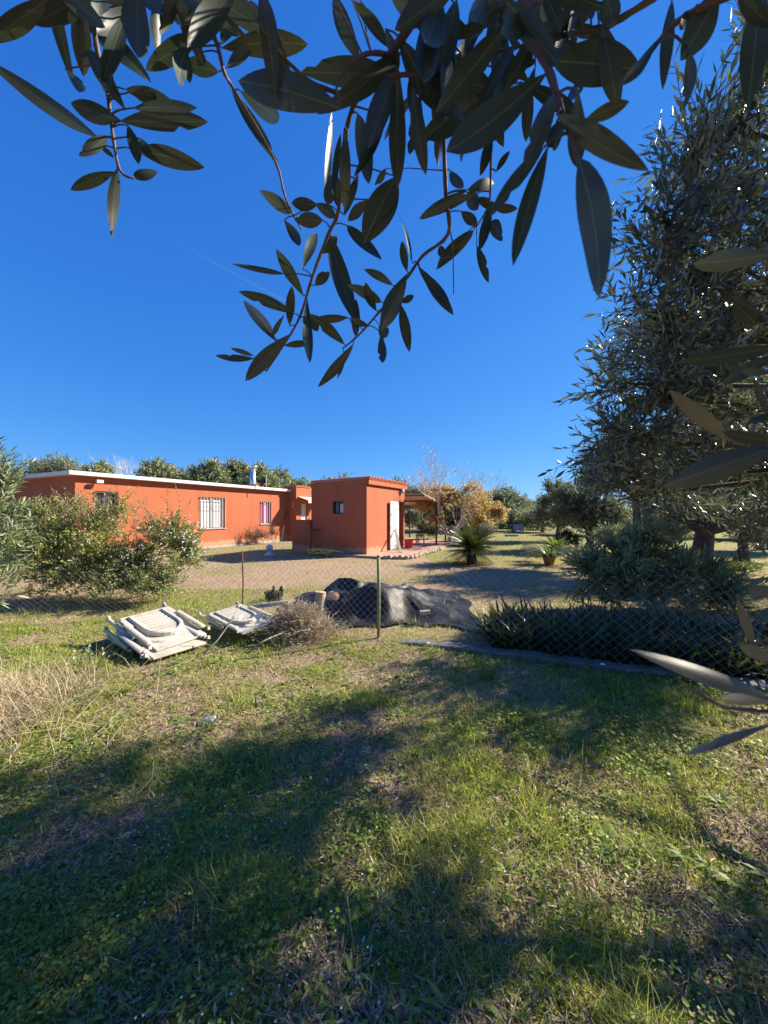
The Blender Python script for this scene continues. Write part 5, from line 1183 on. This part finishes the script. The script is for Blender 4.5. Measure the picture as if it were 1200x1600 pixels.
# ------------------------------------------------------------------ the olive branch hanging over the camera
AB = Vector((1.75, -.75, 0))
ota = thing('olive_tree', 'olive branch with big dark leaves hanging across the top of the view', 'tree', AB)
mb = MB(); mb.tube([(1.75, -.75, -.1), (1.7, -.7, .5), (1.6, -.6, 1.1), (1.5, -.5, 1.5)], [.16, .13, .12, .11], 10); mb.build('trunk', M['bark'], ota, smooth=True)
limb = [Vector(p) for p in ((1.5, -.5, 1.45), (1.25, -.2, 2.05), (.85, .12, 2.42), (.4, .28, 2.5), (-.2, .33, 2.45), (-.6, .3, 2.4))]
mb = MB(); mb.tube(limb, [.08, .065, .05, .04, .028, .015], 8); mb.build('branch', M['bark'], ota, smooth=True)
limb2 = [Vector(p) for p in ((1.5, -.5, 1.45), (1.2, -.1, 1.75), (.75, .12, 1.75), (.55, .2, 1.7))]
mb = MB(); mb.tube([(1.5, -.5, 1.4), (1.0, -.15, 1.95), (.62, .10, 2.05)], [.05, .03, .015], 7); mb.build('branch', M['bark'], ota, smooth=True)
crown = [(.1, -1.2, 2.7, .9, .7, .5), (-1.0, -.6, 2.6, .6, .6, .4), (1.6, -.9, 2.7, .7, .7, .6), (.7, -.5, 2.9, .6, .6, .45), (2.2, -.3, 2.6, .6, .6, .6), (-.3, -.4, 2.85, .5, .4, .35)]
foliage(ota, crown, 95, .36, 13, .065, .016, 'olive_leaf', T_RHOMB, .65, .2, .3, .4)
ZS = {1: (0, 0, 2.4), 2: (320, 0, 3), 3: (320, 280, 2.5), 4: (620, 0, 3), 5: (900, 0, 4), 6: (900, 380, 4), 7: (960, 900, 5), 0: (0, 0, 1)}
def zp(z, x, y): ox, oy, s = ZS[z]; return (ox + x / s, oy + y / s)
# twigs: (zoom, points, depth at start, depth at end, radius, joins the limb)
TW = [
 (1, [(330, -60), (360, 160), (400, 330), (425, 520), (450, 640), (500, 670)], .40, .42, .0022, 1),
 (1, [(735, -60), (770, 60), (815, 170), (840, 270), (880, 340), (1030, 600), (1070, 740), (1130, 860)], .38, .50, .0022, 1),
 (2, [(1130, -70), (1040, 20), (880, 240), (720, 450), (665, 600)], .32, .36, .0040, 1),
 (2, [(885, 262), (800, 248), (720, 268), (650, 340), (615, 415)], .34, .30, .0018, 0),
 (2, [(700, 455), (620, 435), (500, 385), (400, 300), (330, 220), (268, 138)], .35, .30, .0018, 0),
 (3, [(552, -195), (540, -60), (520, 130), (480, 220), (420, 380), (370, 540), (300, 660), (240, 750)], .37, .56, .0022, 0),
 (3, [(930, -220), (942, 60), (950, 215), (850, 300), (780, 400), (680, 520), (600, 610), (540, 660)], .42, .58, .0022, 0),
 (4, [(225, 540), (228, 800), (235, 1000), (262, 1150), (266, 1380)], .48, .50, .0013, 0),
 (4, [(580, -80), (590, 0), (640, 180), (720, 350), (770, 520), (810, 620), (850, 745)], .24, .20, .0026, 1),
 (4, [(1250, -40), (1060, 80), (950, 140), (800, 160), (700, 190), (470, 240)], .28, .34, .0022, 1),
 (4, [(480, 120), (430, 520), (440, 690), (440, 830), (430, 960), (375, 1060)], .36, .50, .0018, 0),
 (5, [(1060, -80), (760, 60), (590, 170), (490, 300)], .21, .24, .0022, 1),
 (0, [(1275, -60), (1262, 150), (1256, 400), (1250, 600), (1243, 800), (1238, 1000), (1245, 1200)], .22, .17, .0030, 1),
 (7, [(1400, 1080), (1210, 1062), (900, 1030), (750, 970), (620, 900), (480, 790)], .17, .15, .0009, 0),
 (2, [(700, 460), (800, 380), (930, 350), (1010, 340), (1180, 180)], .35, .33, .0022, 0),
]
tw3 = []
for (z, pts, ya, yb, r, j) in TW:
    q = [zp(z, *p) for p in pts]; n = len(q); w = [P(x, y, ya + (yb - ya) * i / (n - 1)) for i, (x, y) in enumerate(q)]
    sm = []                              # smooth the polyline
    for i in range(n - 1):
        p_, a_, b_, n_ = w[max(i - 1, 0)], w[i], w[i + 1], w[min(i + 2, n - 1)]
        for k in range(4):
            t = k / 4; sm.append(.5 * ((2 * a_) + (b_ - p_) * t + (2 * p_ - 5 * a_ + 4 * b_ - n_) * t * t + (3 * a_ - p_ - 3 * b_ + n_) * t ** 3))
    sm.append(w[-1])
    if j:                                # carry it on, out of the frame, to the nearest point of a limb
        best = min((l for l in limb[1:]), key=lambda l: (l - sm[0]).length)
        sm = [best, best.lerp(sm[0], .55) + Vector((0, 0, .02))] + sm
    mb = MB(); mm = len(sm); mb.tube(sm, [r * (1.25 - .75 * i / (mm - 1)) * (1 + .12 * math.sin(i * 2.3)) for i in range(mm)], 7)
    mb.build('twig', M['redtwig'], ota, smooth=True); tw3.append(sm)
LEAVES = {
 1: [(365,515,40,310,75),(240,-20,570,320,110),(190,-40,250,270,60),(245,260,375,400,50),(470,410,288,128,70),(350,170,470,400,60),(400,515,305,590,50),(450,450,275,400,85),(450,455,770,455,95),(470,335,650,380,62),(490,345,640,400,60),(500,405,710,395,62),(480,470,520,615,55),(510,560,740,610,85),(525,520,560,590,40),(500,665,590,630,50),(430,645,265,695,50),(440,630,410,890,60),(380,550,430,595,25),(435,375,365,335,30),(590,-10,578,215,50),(580,0,390,5,50),(740,130,530,270,85),(700,180,640,335,75),(700,190,705,315,50),(820,270,700,240,70),(760,195,745,255,42),(790,150,700,120,60),(600,-10,720,110,75),(740,20,700,160,62),(830,165,905,-40,95),(830,180,1135,135,92),(850,255,950,170,50),(900,340,1100,490,82),(870,340,1030,600,60),(800,70,760,-40,60)],
 2: [(640,510,85,320,200),(880,350,470,330,150),(600,-20,710,265,95),(690,0,870,220,70),(720,-10,790,130,40),(905,300,900,880,112),(715,530,790,900,110),(660,610,640,960,75),(565,940,587,630,45),(600,930,612,680,40),(595,930,585,815,42),(960,350,980,550,62),(1010,440,960,760,92),(1080,0,1010,480,150),(1170,20,1060,420,180),(1200,250,1060,560,180),(850,560,700,830,50),(710,840,670,960,52),(850,790,800,870,46)],
 3: [(340,130,197,50,66),(440,100,335,95,60),(460,160,350,160,70),(510,150,430,90,52),(310,160,390,290,50),(380,350,450,180,55),(385,455,280,270,65),(310,370,108,335,28),(350,525,155,435,55),(275,630,155,440,75),(330,575,330,425,45),(265,610,305,530,30),(335,605,150,780,75),(195,700,47,695,40),(190,690,105,660,25),(400,470,395,752,55),(415,545,445,600,42),(310,650,420,640,36),(460,290,520,220,60),(430,415,490,360,55),(555,180,690,340,66),(590,560,485,265,95),(640,575,560,540,32),(690,480,550,410,56),(670,515,625,415,46),(735,415,635,350,42),(790,370,690,590,100),(590,615,590,460,46),(545,645,422,525,55),(560,540,440,550,40),(580,645,455,822,56),(545,690,520,780,26),(680,570,715,620,60),(690,600,690,735,46),(765,490,800,670,56),(765,480,820,460,36),(840,345,957,515,56),(790,360,770,240,42),(810,330,765,85,26),(1050,60,840,150,60),(1050,200,905,350,60),(930,310,915,255,40),(520,110,510,-30,52),(480,100,490,-10,60),(545,140,600,10,52),(750,-10,625,210,145),(640,80,560,165,60)],
 4: [(850,740,1040,1440,190),(740,430,605,715,110),(870,350,800,560,82),(880,565,1070,480,80),(750,570,740,690,120),(710,680,540,1195,112),(690,690,450,980,92),(730,285,1140,310,195),(700,345,175,820,190),(560,60,170,560,145),(1200,240,1050,400,62),(560,200,370,500,82),(560,280,650,290,82),(380,380,250,550,125),(300,250,250,500,100),(200,590,185,790,56),(440,640,390,840,62),(465,805,530,715,40),(330,890,480,850,70),(330,890,108,1020,58),(330,900,390,990,82),(370,930,470,960,52),(450,970,555,980,52),(340,1080,185,1260,72),(440,1040,505,1130,82),(440,960,400,1150,62),(375,1150,430,1300,52),(250,800,310,900,62),(300,990,380,1060,62),(100,1250,245,1440,66),(640,-10,700,130,92),(720,-20,790,120,82),(820,0,880,130,120),(900,-10,930,100,52),(980,-30,1020,100,112),(500,-20,560,200,122),(420,0,300,200,132),(200,-30,120,400,152),(280,0,210,300,122),(880,140,1000,160,62),(820,130,960,170,62),(660,60,560,150,90),(760,100,700,260,80),(860,60,760,180,100),(480,60,420,260,100)],
 5: [(900,-60,700,330,230),(700,300,712,750,112),(1150,-40,1090,590,185),(600,0,550,400,92),(750,50,580,230,92),(560,200,285,540,62),(1010,-60,1190,180,120)],
 6: [(1260,60,660,160,150),(1260,650,590,760,125),(980,1240,580,960,112),(1260,1270,480,1540,240),(1130,510,980,360,112),(1240,800,980,812,62),(1220,1090,1080,840,52),(1240,700,900,880,125),(1250,1240,940,1200,112),(1250,1050,1050,1160,70)],
 7: [(1260,975,320,610,190),(1270,650,1000,560,142),(1080,530,950,180,82),(1240,990,750,940,112),(1250,1150,510,1395,82),(1250,100,1040,130,132)],
}
rx_ = random.Random(77)
for _ in range(66):                      # the tangle of leaves along the top edge
    x_, y_ = rx_.choice(((rx_.uniform(600, 960), rx_.uniform(-40, 150)), (rx_.uniform(620, 880), rx_.uniform(-20, 190)), (rx_.uniform(60, 420), rx_.uniform(-50, 25))))
    a_ = rx_.uniform(.15, 2.6) + (.3 if x_ > 700 else 0); l_ = rx_.uniform(60, 150)
    LEAVES.setdefault(0, []).append((x_, y_, x_ + l_ * math.cos(a_), y_ + l_ * math.sin(a_), l_ * rx_.uniform(.24, .36)))
allp = [(p, ti) for ti, sm in enumerate(tw3) for p in sm]
def px_of(p): return ((p.x / p.y) * F + 600, HZ - (p.z - CH) / p.y * F) if p.y > .05 else (9e9, 9e9)
app = [(px_of(p), p, ti) for p, ti in allp]
r5 = random.Random(5); li = 0; pet = MB(); used = 0
for z, lst in LEAVES.items():
    for (bx, by, tx, ty, w) in lst:
        s = ZS[z][2]; (bx, by), (tx, ty) = zp(z, bx, by), zp(z, tx, ty); ln = math.hypot(tx - bx, ty - by)
        want = .45 * (85 / max(ln, 22)) ** .75
        best = min(app, key=lambda a_: math.hypot(a_[0][0] - bx, a_[0][1] - by) + 130 * abs(math.log(a_[1].y / want)))
        gap = math.hypot(best[0][0] - bx, best[0][1] - by)
        Yb = best[1].y + r5.uniform(-.012, .012)
        if gap > 60: Yb = .5 * (Yb + want)
        L0 = ln * Yb / F; pitch = r5.uniform(-.42, .42)
        base = P(bx, by, Yb); tipY = max(.12, Yb + L0 * math.tan(pitch) * .8)
        tip = P(tx, ty, tipY); dv = tip - base; L = dv.length
        roll = r5.uniform(-.45, .45); view = (Vector((0, 0, CH)) - base).normalized()
        up_ = view * (1 if r5.random() < .6 and z != 7 else -1)                     # some show the top, most the underside
        up_ = Matrix.Rotation(roll, 3, dv.normalized()) @ up_
        W = .74 * w / s * Yb / F / max(.7, math.cos(roll))
        put_leaf(ota, base, dv, up_, L, W, li, LP if z == 7 or (z == 6 and li % 3 == 0) else None); li += 1  # right-edge leaves take the copy with ground light in its colour
        if gap > 1.5: pet.tube([best[1], best[1].lerp(base, .5) + Vector((0, 0, .002)), base], [.0009, .0008, .0007], 5)
pet.build('petiole', M['redtwig'], ota, kind='stuff')

# contrail
ca, cb_ = P(200, 338, 900), P(445, 470, 900)
m, nt, b = new_mat('contrail'); 
tr = nt.nodes.new('ShaderNodeBsdfTransparent'); mx = nt.nodes.new('ShaderNodeMixShader'); mx.inputs[0].default_value = .07
b.inputs['Base Color'].default_value = (.9, .92, .95, 1); nt.links.new(tr.outputs[0], mx.inputs[1]); nt.links.new(b.outputs[0], mx.inputs[2]); nt.links.new(mx.outputs[0], nt.nodes['Material Output'].inputs[0])
mb = MB(); mb.tube([ca.lerp(cb_, t) for t in np.linspace(0, 1, 12)], [.3 + 1.4 * t for t in np.linspace(0, 1, 12)], 8); tag(mb.build('contrail', m, smooth=True), 'faint thin aircraft trail in the blue sky', kind='stuff')
print('leaves', li, 'objects', len(bpy.data.objects), 'tris', sum(len(o.data.loops) - 2 * len(o.data.polygons) for o in bpy.data.objects if o.type == 'MESH'))
